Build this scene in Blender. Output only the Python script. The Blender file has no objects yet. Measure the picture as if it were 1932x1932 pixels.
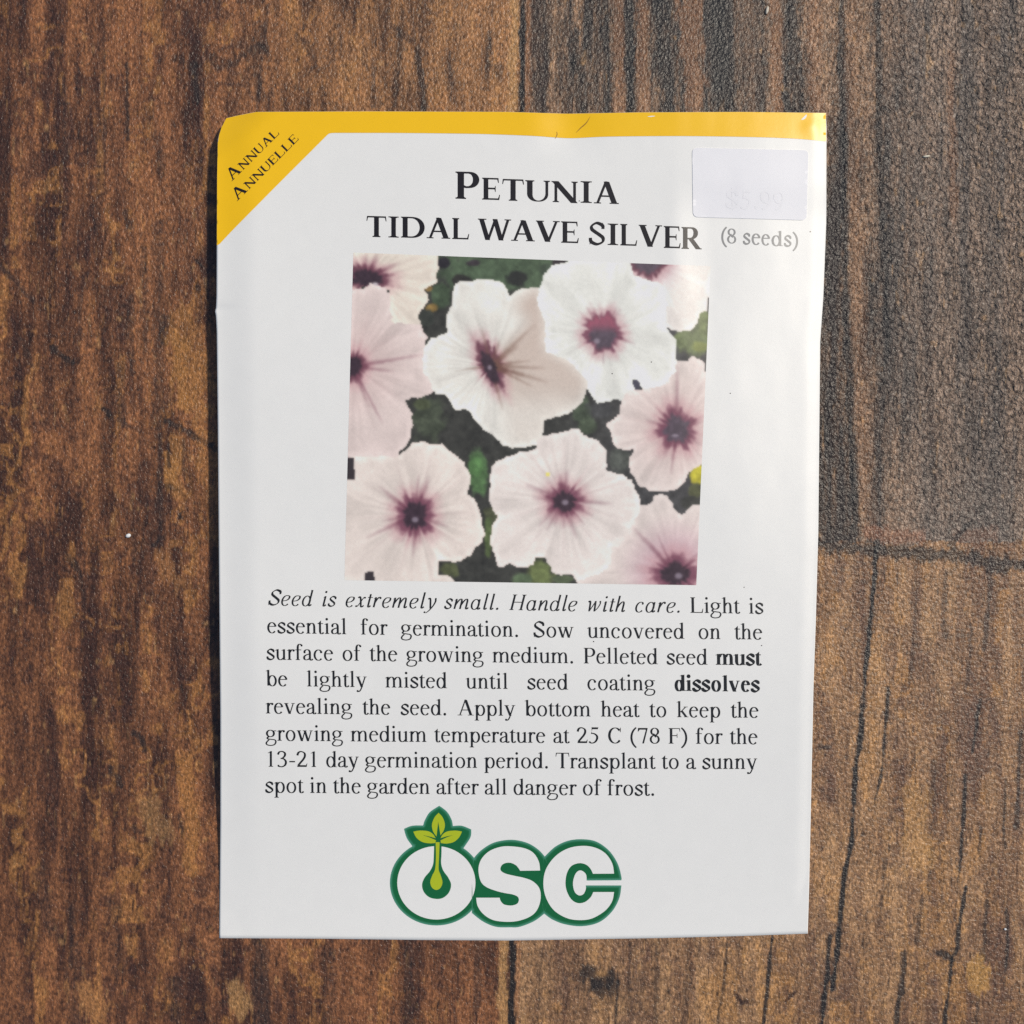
import bpy, math
import numpy as np
from mathutils import Vector
from mathutils.geometry import delaunay_2d_cdt

C = bpy.context.scene.collection
SC = bpy.context.scene

# ------------------------------------------------------------------ camera, world, sun, exposure
# The frame is 0.140 m wide on the table; plans below are drawn in a 1932-unit frame.
K = 0.140 / 1932.0
D = 0.150                                   # camera height over the table
cam_d = bpy.data.cameras.new('camera'); cam = bpy.data.objects.new('camera', cam_d); C.objects.link(cam)
cam.location = (0, 0, D)
cam_d.sensor_width = 36; cam_d.sensor_height = 36
cam_d.lens = 36 * D / 0.140
cam_d.clip_start = 0.005; cam_d.clip_end = 50
cam_d.dof.use_dof = False
SC.camera = cam

SUN_AZ, SUN_TILT = 25.0, 40.0               # degrees: azimuth from +x towards +y, tilt from the vertical
w = bpy.data.worlds.new('World'); SC.world = w; w.use_nodes = True
nt = w.node_tree; nt.nodes.clear()
sky = nt.nodes.new('ShaderNodeTexSky'); sky.sky_type = 'NISHITA'; sky.sun_disc = False
sky.sun_elevation = math.radians(90 - SUN_TILT); sky.sun_rotation = math.radians(90 - SUN_AZ)
bg = nt.nodes.new('ShaderNodeBackground'); bg.inputs['Strength'].default_value = 0.09
wo = nt.nodes.new('ShaderNodeOutputWorld')
nt.links.new(sky.outputs[0], bg.inputs[0]); nt.links.new(bg.outputs[0], wo.inputs[0])

sun_d = bpy.data.lights.new('sun', 'SUN'); sun = bpy.data.objects.new('sun', sun_d); C.objects.link(sun)
sun_d.energy = 2.8; sun_d.angle = math.radians(4.0); sun_d.color = (1.0, 0.91, 0.765)
az, tl = math.radians(SUN_AZ), math.radians(SUN_TILT)
sdir = Vector((math.sin(tl) * math.cos(az), math.sin(tl) * math.sin(az), math.cos(tl)))
sun.rotation_euler = sdir.to_track_quat('Z', 'Y').to_euler()
sun.location = sdir * 1.0

SC.view_settings.view_transform = 'Standard'; SC.view_settings.look = 'None'
SC.view_settings.exposure = 0.07; SC.view_settings.gamma = 1.0
SC.view_settings.use_curve_mapping = False
SC.cycles.max_bounces = 6
SC.cycles.use_denoising = False

# ------------------------------------------------------------------ small helpers
def lin(c):
    c = np.asarray(c, float) / 255.0
    return np.where(c <= 0.04045, c / 12.92, ((c + 0.055) / 1.055) ** 2.4)

def hash2(ix, iy, seed):
    n = (ix.astype(np.int64) * 374761393 + iy.astype(np.int64) * 668265263 + seed * 1442695041) & 0xffffffff
    n = ((n ^ (n >> 13)) * 1274126177) & 0xffffffff
    n = ((n ^ (n >> 16)) * 2246822519) & 0xffffffff
    return ((n ^ (n >> 15)) & 0xffffff) / float(0xffffff)

def vn(x, y, seed=0):
    ix, iy = np.floor(x), np.floor(y); fx, fy = x - ix, y - iy
    fx = fx * fx * (3 - 2 * fx); fy = fy * fy * (3 - 2 * fy)
    a = hash2(ix, iy, seed); b = hash2(ix + 1, iy, seed); c = hash2(ix, iy + 1, seed); d = hash2(ix + 1, iy + 1, seed)
    return (a * (1 - fx) + b * fx) * (1 - fy) + (c * (1 - fx) + d * fx) * fy

def fbm(x, y, seed=0, octs=4, gain=0.5):
    s, a, t = 0, 1.0, 0
    for k in range(octs):
        s = s + a * vn(x * 2 ** k + 17.3 * k, y * 2 ** k - 9.1 * k, seed + k); t += a; a *= gain
    return s / t

def sst(a, b, x):
    t = np.clip((x - a) / (b - a), 0, 1); return t * t * (3 - 2 * t)

def crom(pts, n=8, closed=False):
    """Catmull-Rom through pts; a third value of 1 on a point makes it a corner."""
    P = [tuple(p[:2]) for p in pts]; cor = [len(p) > 2 and p[2] == 1 for p in pts]
    m = len(P); out = []
    for i in range(m if closed else m - 1):
        p1, p2 = np.array(P[i], float), np.array(P[(i + 1) % m], float)
        p0 = np.array(P[i - 1], float) if (closed or i > 0) and not cor[i] else p1 - (p2 - p1) * .0
        p3 = np.array(P[(i + 2) % m], float) if (closed or i + 2 < m) and not cor[(i + 1) % m] else p2
        if cor[i] and cor[(i + 1) % m]:
            out.append(p1); continue
        for k in range(n):
            t = k / n
            out.append(0.5 * (2 * p1 + (p2 - p0) * t + (2 * p0 - 5 * p1 + 4 * p2 - p3) * t * t + (3 * p1 - p0 - 3 * p2 + p3) * t ** 3))
    if not closed: out.append(np.array(P[-1], float))
    return [tuple(p) for p in out]

def bez(p0, p1, p2, p3, n=12):
    r = []
    for k in range(n + 1):
        t = k / n; u = 1 - t
        r.append((u**3*p0[0]+3*u*u*t*p1[0]+3*u*t*t*p2[0]+t**3*p3[0], u**3*p0[1]+3*u*u*t*p1[1]+3*u*t*t*p2[1]+t**3*p3[1]))
    return r

def ell(cx, cy, rx, ry, a0=0, a1=360, n=32):
    full = abs(a1 - a0) >= 360
    return [(cx + rx * math.cos(math.radians(a0 + (a1 - a0) * k / n)), cy + ry * math.sin(math.radians(a0 + (a1 - a0) * k / n)))
            for k in range(n if full else n + 1)]

def inside(X, Y, poly):
    r = np.zeros(X.shape, bool); n = len(poly); j = n - 1
    for i in range(n):
        xi, yi = poly[i][0], poly[i][1]; xj, yj = poly[j][0], poly[j][1]
        if yi != yj:
            c = ((yi > Y) != (yj > Y)) & (X < (xj - xi) * (Y - yi) / (yj - yi) + xi)
            r ^= c
        j = i
    return r

def union_tris(polys, extra=()):
    """Triangulated union of overlapping polygons (no two faces overlap)."""
    v, f = [], []
    for p in polys:
        if len(p) < 3: continue
        a = sum(p[i][0] * p[(i + 1) % len(p)][1] - p[(i + 1) % len(p)][0] * p[i][1] for i in range(len(p)))
        if abs(a) < 1e-6: continue
        if a < 0: p = p[::-1]
        f.append(list(range(len(v), len(v) + len(p)))); v += [Vector((q[0], q[1])) for q in p]
    v += [Vector(q) for q in extra]
    r = delaunay_2d_cdt(v, [], f, 0, 1e-4)
    pv = np.array([(p[0], p[1]) for p in r[0]]); tr = np.array([tuple(t) for t in r[2]])
    ce = pv[tr].mean(1); keep = np.zeros(len(tr), bool)
    for p in polys:
        q = np.array(p); m = np.where(~keep & (ce[:, 0] > q[:, 0].min()) & (ce[:, 0] < q[:, 0].max()) & (ce[:, 1] > q[:, 1].min()) & (ce[:, 1] < q[:, 1].max()))[0]
        if len(m): keep[m] = inside(ce[m, 0], ce[m, 1], p)
    return [tuple(p) for p in pv], [tuple(t) for t in tr[keep]]

# ------------------------------------------------------------------ packet shape
LEFT = [(427, 223), (418, 240), (411, 262), (409.6, 330), (409, 460), (408.6, 560), (407.6, 581), (405.8, 587), (407.6, 596), (409, 625), (411, 800), (413.5, 1100), (415.8, 1350), (415.8, 1550), (414, 1770)]
RIGHT = [(1558, 213), (1559.5, 240), (1559, 420), (1553.5, 560), (1547.5, 645), (1546, 800), (1544, 1000), (1539, 1180), (1535, 1291), (1530.5, 1500), (1526.5, 1680), (1524, 1761.5)]
TOP = [(427, 223), (450, 217.5), (484, 211), (700, 210), (960, 211), (1070, 214.5), (1200, 212), (1400, 211), (1558, 213)]
BOT = [(414, 1770), (600, 1771), (800, 1773.5), (960, 1774.5), (1240, 1770), (1400, 1766), (1524, 1761.5)]

def along(poly, t, axis):
    q = np.array(poly, float); return np.interp(t, q[:, axis], q[:, 1 - axis])
def left_x(y):  return along(LEFT, y, 1)
def right_x(y): return along(RIGHT, y, 1)
def top_y(x):   return along(TOP, x, 0)
def bot_y(x):   return along(BOT, x, 0)

def H(px, py):
    """Height (m) of the packet's front over the table at plan point px, py."""
    px = np.asarray(px, float); py = np.asarray(py, float)
    dl = px - left_x(py); dr = right_x(py) - px; v = (py - 212) / 1560.0
    u = np.clip(dl / 1140.0, 0, 1)
    eb = 1 - sst(0.62, 1.0, v)
    h = (0.0007 * (1 - u) ** 1.5 + 0.0026) * (0.055 + 0.945 * eb)
    # the right-hand part slopes away towards the edge, most in its upper half
    h = h - (0.0004 + 0.0008 * (1 - sst(.26, .58, v))) * (0.15 + 0.85 * eb) * (1 - np.clip(dr / 285.0, 0, 1)) ** 1.25
    h = h + 0.00007 * (fbm(px / 46, py / 90, 7, 2) - .5) * (0.25 + 0.75 * sst(520, 180, dr) * (1 - sst(.4, .7, v)))
    # rolled long edges
    h = h - 0.00042 * (1 - sst(0, 75, dl)) * (0.25 + 0.75 * eb)
    h = h - 0.00020 * (1 - sst(0, 26, dr)) - 0.00022 * (1 - sst(0, 170, dr)) * (1 - sst(.45, .8, v))
    # added steps down to the right, shaped so the paper catches glare
    h = h - 0.00036 * sst(1262, 1345, px) * sst(330, 420, py) * (1 - sst(500, 760, py))
    h = h - 0.00016 * sst(1440, 1545, px) * sst(240, 330, py) * (1 - sst(480, 760, py))
    # cockling of the paper, dent in the yellow edge, bent corners
    h = h + 0.00010 * np.sin(px * .0105 + 1.3 * np.sin(py * .004) + .6) * np.cos(py * .0061 + .7) * (0.3 + 0.7 * eb)
    h = h - 0.00030 * np.exp(-((px - 1075) / 52) ** 2 - ((py - 238) / 45) ** 2)
    h = h + 0.00012 * np.exp(-((px - 1010) / 40) ** 2 - ((py - 225) / 60) ** 2)
    cdist = (px - 411) * .62 + (py - 212) * .78
    h = h - 0.0011 * (1 - sst(0, 75, cdist))
    h = h + 0.00006 * np.exp(-((px - 1528) / 14) ** 2 - ((py - 240) / 13) ** 2)
    h = h - 0.00012 * np.exp(-((px - 412) / 30) ** 2 - ((py - 583) / 10) ** 2)
    return np.maximum(h, 0.00014)

def W(px, py, z):
    s = 1 - z / D
    return np.stack([(np.asarray(px, float) - 966) * K * s, (966 - np.asarray(py, float)) * K * s, z + 0 * np.asarray(px, float)], -1)

def on_sheet(pts, lift):
    a = np.array(pts, float); return W(a[:, 0], a[:, 1], H(a[:, 0], a[:, 1]) + lift)

# ------------------------------------------------------------------ objects
def mesh_obj(name, verts, faces, mat, parent=None, cols=None, smooth=True):
    me = bpy.data.meshes.new(name); me.from_pydata([tuple(v) for v in verts], [], [tuple(f) for f in faces])
    if smooth: me.polygons.foreach_set('use_smooth', [True] * len(me.polygons))
    if cols is not None:
        ca = me.color_attributes.new('Col', 'FLOAT_COLOR', 'POINT')
        c = np.ones((len(verts), 4), np.float32); c[:, :3] = cols; ca.data.foreach_set('color', c.ravel())
    me.materials.append(mat); me.update()
    o = bpy.data.objects.new(name, me); C.objects.link(o)
    if parent is not None: o.parent = parent
    return o

def up(verts, faces):
    """Orient triangles so they face up."""
    v = np.array(verts)
    out = []
    for f in faces:
        a, b, c = v[f[0]], v[f[1]], v[f[2]]
        out.append(f if (b[0]-a[0])*(c[1]-a[1])-(b[1]-a[1])*(c[0]-a[0]) > 0 else tuple(reversed(f)))
    return out

def dense(poly, step):
    out = []
    for a, b in zip(poly, list(poly[1:]) + [poly[0]]):
        n = max(1, int(math.hypot(b[0] - a[0], b[1] - a[1]) / step)); out += [(a[0] + (b[0] - a[0]) * k / n, a[1] + (b[1] - a[1]) * k / n) for k in range(n)]
    return out

def print_shape(name, polys, mat, parent, lift, step=0, label=None):
    """A printed flat shape laid on the packet's front; polys in plan units."""
    extra = []
    if step:
        polys = [dense(p, step) for p in polys]
        q = np.array([p for poly in polys for p in poly]); x0, y0 = q.min(0); x1, y1 = q.max(0)
        gx, gy = np.meshgrid(np.arange(x0 + step / 2, x1, step), np.arange(y0 + step / 2, y1, step))
        m = np.zeros(gx.shape, bool)
        for poly in polys: m |= inside(gx, gy, poly)
        extra = [(float(a), float(b)) for a, b in zip(gx[m], gy[m])]
    v, f = union_tris(polys, extra)
    V = on_sheet(v, lift); o = mesh_obj(name, V, up(V, f), mat, parent)
    if label: o['label'] = label
    return o

# ------------------------------------------------------------------ materials
def new_mat(name):
    m = bpy.data.materials.new(name); m.use_nodes = True
    n = m.node_tree.nodes; return m, n, m.node_tree.links, n['Principled BSDF']

def coords(n): return n.new('ShaderNodeTexCoord').outputs['Object']
def noise(n, l, vec, scale, detail=3, rough=.55, dist=0):
    t = n.new('ShaderNodeTexNoise'); t.inputs['Scale'].default_value = scale; t.inputs['Detail'].default_value = detail
    t.inputs['Roughness'].default_value = rough; t.inputs['Distortion'].default_value = dist; l.new(vec, t.inputs['Vector']); return t
def bump(n, l, b, h, strength, dist):
    k = n.new('ShaderNodeBump'); k.inputs['Strength'].default_value = strength; k.inputs['Distance'].default_value = dist
    l.new(h, k.inputs['Height']); l.new(k.outputs[0], b.inputs['Normal']); return k
def math_n(n, l, op, a, b):
    t = n.new('ShaderNodeMath'); t.operation = op
    for i, s in enumerate((a, b)):
        if isinstance(s, (int, float)): t.inputs[i].default_value = s
        else: l.new(s, t.inputs[i])
    return t.outputs[0]

def paper(name, col, rough=.43, gloss=.42, attr=False):
    m, n, l, b = new_mat(name)
    vec = coords(n)
    f1 = noise(n, l, vec, 420, 4); f2 = noise(n, l, vec, 2600, 2)
    if attr:
        src = n.new('ShaderNodeVertexColor'); src.layer_name = 'Col'; c_out = src.outputs[0]
    else:
        src = n.new('ShaderNodeRGB'); src.outputs[0].default_value = (*col, 1); c_out = src.outputs[0]
    mx = n.new('ShaderNodeMix'); mx.data_type = 'RGBA'; mx.blend_type = 'MULTIPLY'; mx.inputs[0].default_value = 1
    r = n.new('ShaderNodeMapRange'); r.inputs[3].default_value = .975; r.inputs[4].default_value = 1.025; l.new(f1.outputs[0], r.inputs[0])
    l.new(c_out, mx.inputs[6]); l.new(r.outputs[0], mx.inputs[7]); l.new(mx.outputs[2], b.inputs['Base Color'])
    b.inputs['Roughness'].default_value = rough; b.inputs['Specular IOR Level'].default_value = gloss
    s = math_n(n, l, 'ADD', f1.outputs[0], math_n(n, l, 'MULTIPLY', f2.outputs[0], .35))
    bump(n, l, b, s, .35, .00003)
    return m

M_PAPER = paper('white_paper', (.79, .79, .765))
M_STICK = paper('sticker_paper', (.79, .79, .815), .55, .35)
M_GHOST = paper('faded_price_ink', (.777, .777, .802), .55, .35)
M_YELLOW = paper('yellow_ink', (.90, .53, .010), .34)
M_PRINT = paper('photo_ink', None, .36, attr=True)
M_GREEN = paper('green_ink', (.012, .145, .055), .34, attr=True)
M_LIME = paper('lime_ink', (.42, .50, .02), .34)
def toner(name, col, rough):
    m, n, l, b = new_mat(name)
    vec = coords(n); f1 = noise(n, l, vec, 5200, 3, .7)
    r = n.new('ShaderNodeMapRange'); r.inputs[3].default_value = .7; r.inputs[4].default_value = 1.5; l.new(f1.outputs[0], r.inputs[0])
    mx = n.new('ShaderNodeMix'); mx.data_type = 'RGBA'; mx.blend_type = 'MULTIPLY'; mx.inputs[0].default_value = 1
    mx.inputs[6].default_value = (*col, 1); l.new(r.outputs[0], mx.inputs[7]); l.new(mx.outputs[2], b.inputs['Base Color'])
    b.inputs['Roughness'].default_value = rough; b.inputs['Specular IOR Level'].default_value = .5
    bump(n, l, b, f1.outputs[0], .4, .00001)
    return m
M_TONER = toner('black_toner', (.012, .010, .011), .30)
M_BODY = toner('body_toner', (.014, .015, .016), .32)
M_GLARED = toner('glared_toner', (.19, .195, .20), .40)  # seed count lettering: packet glare put into its colour as grey

# ------------------------------------------------------------------ table top: printed wood boards, one sheet
def make_table():
    inner = np.linspace(-0.0775, 0.0775, 901)
    ext = 0.0775 + 0.0006 * (1.13 ** np.arange(1, 40) - 1) / 0.13
    ext = ext[ext < 0.6]
    ax = np.concatenate([-ext[::-1], inner, ext])
    X, Y = np.meshgrid(ax, ax); N = len(ax)
    px, py = X / K + 966, 966 - Y / K
    # ---- which board
    seam = 986 - 21 * py / 1932 + 1.5 * (vn(py / 60, py * 0, 3) - .5)
    jy = 1024 + 10 * (vn(px / 45, px * 0, 9) - .5) + 7 * (vn(px / 12, px * 0, 10) - .5)
    right = px > seam; upper = right & (py < jy); lower = right & ~upper; left = ~right
    wob = 18 * (fbm(px / 260, py / 420, 31, 2) - .5)
    big = fbm(px / 230, py / 420, 1, 3); mid = fbm((px + wob) / 34, py / 210, 5, 4, .6)
    fine = fbm((px + wob) / 7.5, py / 60, 11, 3, .6); spk = fbm(px / 4.2, py / 5.0, 21, 2, .6)
    blot = fbm(px / 34 + 3 * mid, py / 120 + 2 * vn(px / 25, py / 25, 44), 41, 4, .6)
    def mixc(a, b, t): return a * (1 - t[..., None]) + b * t[..., None]
    L = lambda *c: lin(c)
    # left board: warm brown
    t = np.clip((mid - .5) * 2.1 + (big - .5) * 1.2 + (fine - .5) * .9 + .5, 0, 1)
    cl = mixc(L(60, 37, 26), L(126, 82, 51), t)
    cl = mixc(cl, L(156, 108, 58), np.clip((blot - .58) * 3.6, 0, .5))
    cl = mixc(cl, L(56, 36, 30), np.clip((.43 - blot) * 4.5, 0, .6))
    warm = sst(650, 330, py) * sst(330, 760, px)
    cl = mixc(cl, L(160, 118, 74), .42 * warm * np.clip(.3 + t, 0, 1))
    # upper right board: greyed, part of it painted glare, with broad dark and rust streaks
    cx = px + .02 * py + 14 * (fbm(px / 200, py / 300, 51, 2) - .5)
    t2 = np.clip((fbm(cx / 30, py / 520, 61, 3, .6) - .5) * 2.6 + (fine - .5) * .8 + (big - .5) * .6 + .42, 0, 1)
    t2b = .55 * fbm(cx / 13, py / 190, 65, 3, .6) + .45 * fbm(px / 40, py / 110, 67, 3, .6)
    t2 = np.clip(t2 + 1.5 * (t2b - .5), 0, 1)
    cu = mixc(L(44, 38, 34), L(124, 96, 72), t2)
    cu = mixc(cu, L(106, 94, 84), .6 * sst(1600, 1760, px))  # paler grey to the far right: sun glare put into the board colour
    # lower right board: mid brown
    t3 = np.clip((mid - .5) * 1.5 + (fine - .5) * .9 + (big - .5) * .8 + .5, 0, 1)
    cw = mixc(L(98, 70, 50), L(154, 118, 82), t3)
    cw = mixc(cw, L(164, 118, 64), np.clip((blot - .58) * 3.0, 0, .4))
    cw = mixc(cw, L(84, 62, 52), np.clip((.42 - blot) * 4.0, 0, .5))
    col = np.where(left[..., None], cl, np.where(upper[..., None], cu, cw))
    # random short pores and dark dashes, long with the grain
    por = vn(px / 5.5 + 300, py / 34, 71) * vn(px / 3.3, py / 18, 72)
    col = mixc(col, L(34, 25, 20), np.clip((por - .66) * 5, 0, .75))
    spots = vn(px / 13, py / 21, 81) * (.6 + .4 * vn(px / 4, py / 6, 82))
    col = mixc(col, L(36, 28, 25), np.clip((spots - .83) * 9, 0, .7))
    pale = vn(px / 6.5, py / 24, 91)
    col = mixc(col, L(172, 132, 84), np.clip((pale - .86) * 3.0, 0, .35))
    spk2 = fbm(px / 3.0, py / 8.5, 23, 2, .7)
    col = col * np.clip(1 + .9 * (spk - .5) + np.where(upper, 2.0, .85) * (spk2 - .5), .35, 1.9)[..., None]  # stronger on the upper board, standing for glints and small shadows in its relief
    darkw = np.zeros(px.shape)
    # ---- marks traced in plan units: (points, half width, strength, colour)
    BK, DK, RU, PA = L(30, 29, 28), L(48, 38, 33), L(138, 96, 64), L(164, 124, 78)
    marks = []
    def mk(pts, wd, s=.9, c=BK): marks.append((pts, wd, s, c))
    sx = lambda y: 986 - 21 * y / 1932
    mk([(sx(-200) - 15, -200), (sx(2100) - 15, 2100)], 10, .75, PA)
    mk([(sx(-200) + 11, -200), (sx(2100) + 9, 2100)], 6, .75, RU)
    mk([(sx(-900), -900), (sx(2900), 2900)], 6.2, .97, L(26, 24, 23))
    # upper right board streaks
    for pts, wd, s, c in [
        ([(1012, -60), (1020, 230), (1025, 420)], 13, .75, DK), ([(1060, 110), (1078, 260)], 9, .5, DK), ([(1088, 60), (1092, 150), (1096, 240)], 9, .75, BK),
        ([(1125, -60), (1130, 220)], 7, .5, DK), ([(1167, -60), (1172, 230)], 11, .45, RU), ([(1186, -60), (1190, 230)], 9, .9, BK),
        ([(1212, -60), (1216, 230)], 11, .45, RU), ([(1240, -60), (1252, 120), (1268, 260)], 17, .75, BK), ([(1300, -60), (1312, 240)], 20, .5, RU),
        ([(1352, -60), (1364, 100), (1372, 240)], 18, .8, BK), ([(1400, -60), (1420, 230)], 22, .55, DK), ([(1462, -60), (1466, 220)], 11, .5, RU),
        ([(1492, -60), (1505, 230)], 15, .78, BK), ([(1532, -60), (1538, 230)], 13, .4, RU),
        ([(1586, -60), (1588, 150), (1592, 420), (1598, 640), (1606, 820), (1616, 1010)], 7, .8, BK),
        ([(1605, -60), (1612, 300), (1622, 620), (1640, 1000)], 13, .2, RU), ([(1655, -40), (1658, 200), (1664, 420), (1676, 700)], 6, .7, BK),
        ([(1574, 230), (1572, 600), (1580, 1000)], 12, .5, DK), ([(1640, 640), (1655, 1000)], 10, .4, DK), ([(1742, 500), (1756, 760), (1764, 960)], 7, .5, DK),
        ([(1700, -60), (1706, 260)], 6, .4, DK), ([(1794, 100), (1800, 420)], 7, .35, RU), ([(1860, -40), (1866, 200)], 6, .45, DK),
        ([(1830, 560), (1838, 900)], 9, .3, DK),
        # end joint
        ([(1530, 1026), (1600, 1030), (1660, 1040), (1720, 1045), (1790, 1046), (1860, 1060), (1990, 1070)], 13, .8, BK),
        ([(1632, 1004), (1680, 1010), (1740, 1012)], 13, .5, L(128, 84, 60)), ([(1810, 1012), (1870, 1010)], 13, .35, L(124, 84, 60)),
        ([(1788, 1030), (1806, 1012), (1826, 990)], 5, .7, BK), ([(1560, 1012), (1612, 1016)], 10, .6, DK),
        # lower board cracks
        ([(1654, 1030), (1649, 1100), (1640.5, 1180), (1632, 1281), (1625.5, 1370), (1614, 1453), (1607, 1587), (1589, 1681), (1580, 1788), (1572, 1868)], 4.4, .97, BK),
        ([(1566, 1765), (1558, 1850), (1550, 1940), (1545, 2050)], 5, .95, BK), ([(1457, 1765), (1450, 1840), (1441, 1930), (1434, 2040)], 3.4, .9, BK),
        ([(1676, 1296), (1670, 1380), (1664, 1453), (1651, 1507)], 3, .9, BK), ([(1848, 1320), (1842, 1370), (1834, 1420)], 3, .85, BK),
        ([(1821, 1463), (1817, 1560), (1808, 1664)], 3.6, .9, BK), ([(1823, 1672), (1812, 1730), (1806, 1787), (1797, 1810), (1793, 1840), (1781, 1940), (1775, 2040)], 4, .92, BK),
        ([(1772, 1797), (1790, 1806), (1798, 1812)], 6, .85, BK), ([(1704, 1797), (1703, 1840), (1700, 1871), (1688, 1940)], 5, .85, BK),
        ([(1898, 1715), (1901, 1780), (1897, 1832)], 3, .75, BK), ([(1862, 1700), (1856, 1790), (1840, 1940)], 3.4, .6, BK), ([(1868, 1040), (1866, 1140), (1858, 1225)], 4, .7, DK),
        ([(1784, 1077), (1781, 1160), (1783, 1200)], 4.5, .6, DK), ([(1730, 1100), (1722, 1240), (1715, 1290)], 3, .5, DK), ([(1833, 1180), (1826, 1290)], 4, .6, DK),
        ([(1672, 1620), (1664, 1700), (1660, 1740)], 4, .6, DK), ([(1762, 1440), (1759, 1530)], 5, .5, DK), ([(1740, 1690), (1728, 1780)], 4, .6, DK),
        ([(1926, 1380), (1918, 1560)], 4, .7, BK), ([(1898, 1470), (1893, 1560), (1897, 1600)], 3, .7, BK), ([(1770, 1290), (1773, 1330)], 4, .5, BK),
        ([(1545, 1408), (1562, 1410)], 7, .75, DK), ([(1760, 1600), (1752, 1680)], 3, .5, DK), ([(1852, 1560), (1846, 1610)], 3, .6, BK),
        ([(1372, 1782), (1366, 1850), (1352, 1935)], 3, .65, BK), ([(1240, 1775), (1237, 1935)], 3.5, .5, DK), ([(1300, 1790), (1293, 1930)], 6, .4, DK), ([(1166, 1852), (1160, 1945)], 3.5, .8, BK),
        ([(1190, 1780), (1186, 1870)], 4, .4, DK), ([(1020, 1790), (1016, 1900)], 5, .4, DK), ([(1482, 1888), (1500, 1872)], 3.4, .8, L(40, 22, 16)), ([(1391, 1878), (1398, 1892), (1408, 1890)], 3.2, .8, L(40, 24, 20)),
        ([(1560, 1690), (1570, 1680)], 3.2, .6, L(70, 35, 22)),
        # knot under the packet's lower edge
        ([(1112, 1836), (1126, 1850), (1150, 1846)], 15, .8, BK), ([(1118, 1862), (1146, 1868), (1164, 1858)], 13, .75, BK), ([(1128, 1838), (1140, 1836)], 6, .6, PA), ([(1090, 1840), (1180, 1880)], 40, .22, DK),
        # left board
        ([(239, 120), (240, 200), (242, 262)], 3.2, .75, BK), ([(451, 108), (478, 92), (501, 92)], 9, .6, BK), ([(401, 112), (410, 128), (446, 116)], 9, .55, BK),
        ([(366, 120), (370, 190)], 7, .6, BK), ([(330, 108), (352, 118), (366, 138)], 6, .45, DK), ([(236, 404), (242, 428)], 7, .6, BK), ([(-20, 480), (28, 530), (62, 568)], 4.5, .65, DK), ([(368, 490), (380, 503)], 3, .9, L(28, 20, 17)),
        ([(98, 656), (134, 684)], 6, .75, BK), ([(315, 795), (340, 808), (382, 832), (412, 848)], 6, .75, BK), ([(220, 790), (262, 812)], 4, .5, DK), ([(196, 772), (212, 786)], 6, .7, BK),
        ([(318, 918), (334, 922)], 5, .7, BK), ([(339, 970), (340, 976)], 4, .9, BK), ([(290, 1030), (304, 1012)], 7, .7, BK), ([(250, 1000), (252, 1060)], 5, .5, DK), ([(132, 1052), (152, 1084), (158, 1130)], 5, .6, BK),
        ([(252, 1382), (266, 1392), (274, 1415)], 4.5, .75, BK), ([(210, 1450), (228, 1480)], 6, .6, BK), ([(338, 1540), (345, 1570)], 5, .7, BK), ([(255, 1560), (262, 1570)], 6, .6, DK),
        ([(490, 1776), (494, 1860), (496, 1960)], 17, .62, DK), ([(300, 800), (302, 560), (296, 420)], 10, .4, DK), ([(312, 600), (306, 640)], 8, .6, BK), ([(182, 430), (190, 330), (186, 200)], 9, .32, DK), ([(506, 10), (496, 100), (488, 190)], 3.4, .6, DK),
        ([(138, 1720), (140, 1860), (138, 1980)], 12, .4, DK), ([(328, 1852), (334, 1960)], 12, .5, DK), ([(76, 1640), (100, 1760)], 12, .4, DK), ([(214, 1700), (222, 1830)], 14, .35, DK), ([(620, 1800), (626, 1950)], 14, .35, DK), ([(772, 1790), (770, 1950)], 11, .4, DK), ([(900, 1780), (898, 1930)], 6, .45, DK),
        ([(760, 20), (752, 120), (746, 200)], 4, .55, BK), ([(784, 90), (796, 150), (802, 205)], 5, .7, BK), ([(740, 50), (776, 76), (800, 100)], 6, .45, DK), ([(922, 60), (918, 150)], 5, .5, BK), ([(938, 130), (948, 150)], 9, .5, BK), ([(640, 50), (652, 150)], 4, .4, DK), ([(560, 70), (584, 92), (600, 130)], 6, .45, DK),
        ([(848, 100), (852, 190)], 4, .5, DK), ([(702, 110), (705, 200)], 4, .5, DK),
        ([(280, 1520), (306, 1560)], 26, .35, PA), ([(160, 1875), (180, 1910)], 26, .6, L(160, 112, 66)), ([(446, 1860), (456, 1910)], 16, .55, PA), ([(330, 640), (345, 760)], 16, .4, L(165, 115, 58)), ([(320, 860), (330, 900)], 12, .4, L(165, 115, 58)), ([(300, 1050), (340, 1100)], 20, .35, L(160, 112, 66)),
        ([(350, 1440), (365, 1640)], 14, .4, L(165, 115, 58)), ([(345, 590), (352, 760)], 20, .4, L(150, 104, 56)), ([(330, 830), (338, 930)], 16, .45, L(160, 112, 60)), ([(378, 620), (384, 900)], 11, .35, L(152, 104, 58)), ([(300, 820), (303, 1000)], 4, .6, DK), ([(318, 838), (320, 880)], 3, .7, BK), ([(345, 830), (348, 905)], 3, .6, DK), ([(246, 560), (250, 700)], 7, .45, DK), ([(270, 470), (276, 660)], 8, .45, DK), ([(226, 690), (232, 800)], 8, .45, DK), ([(150, 560), (152, 640)], 3, .5, DK), ([(120, 150), (124, 300)], 4, .45, DK), ([(196, 40), (197, 330)], 3, .5, DK), ([(40, 640), (60, 690)], 4, .5, DK), ([(296, 250), (308, 330)], 7, .4, DK), ([(1845, 1830), (1850, 1860)], 22, .55, L(185, 138, 72)), ([(1720, 1500), (1735, 1620)], 26, .35, L(180, 134, 74)),
    ]: mk(pts, wd, s, c)
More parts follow.
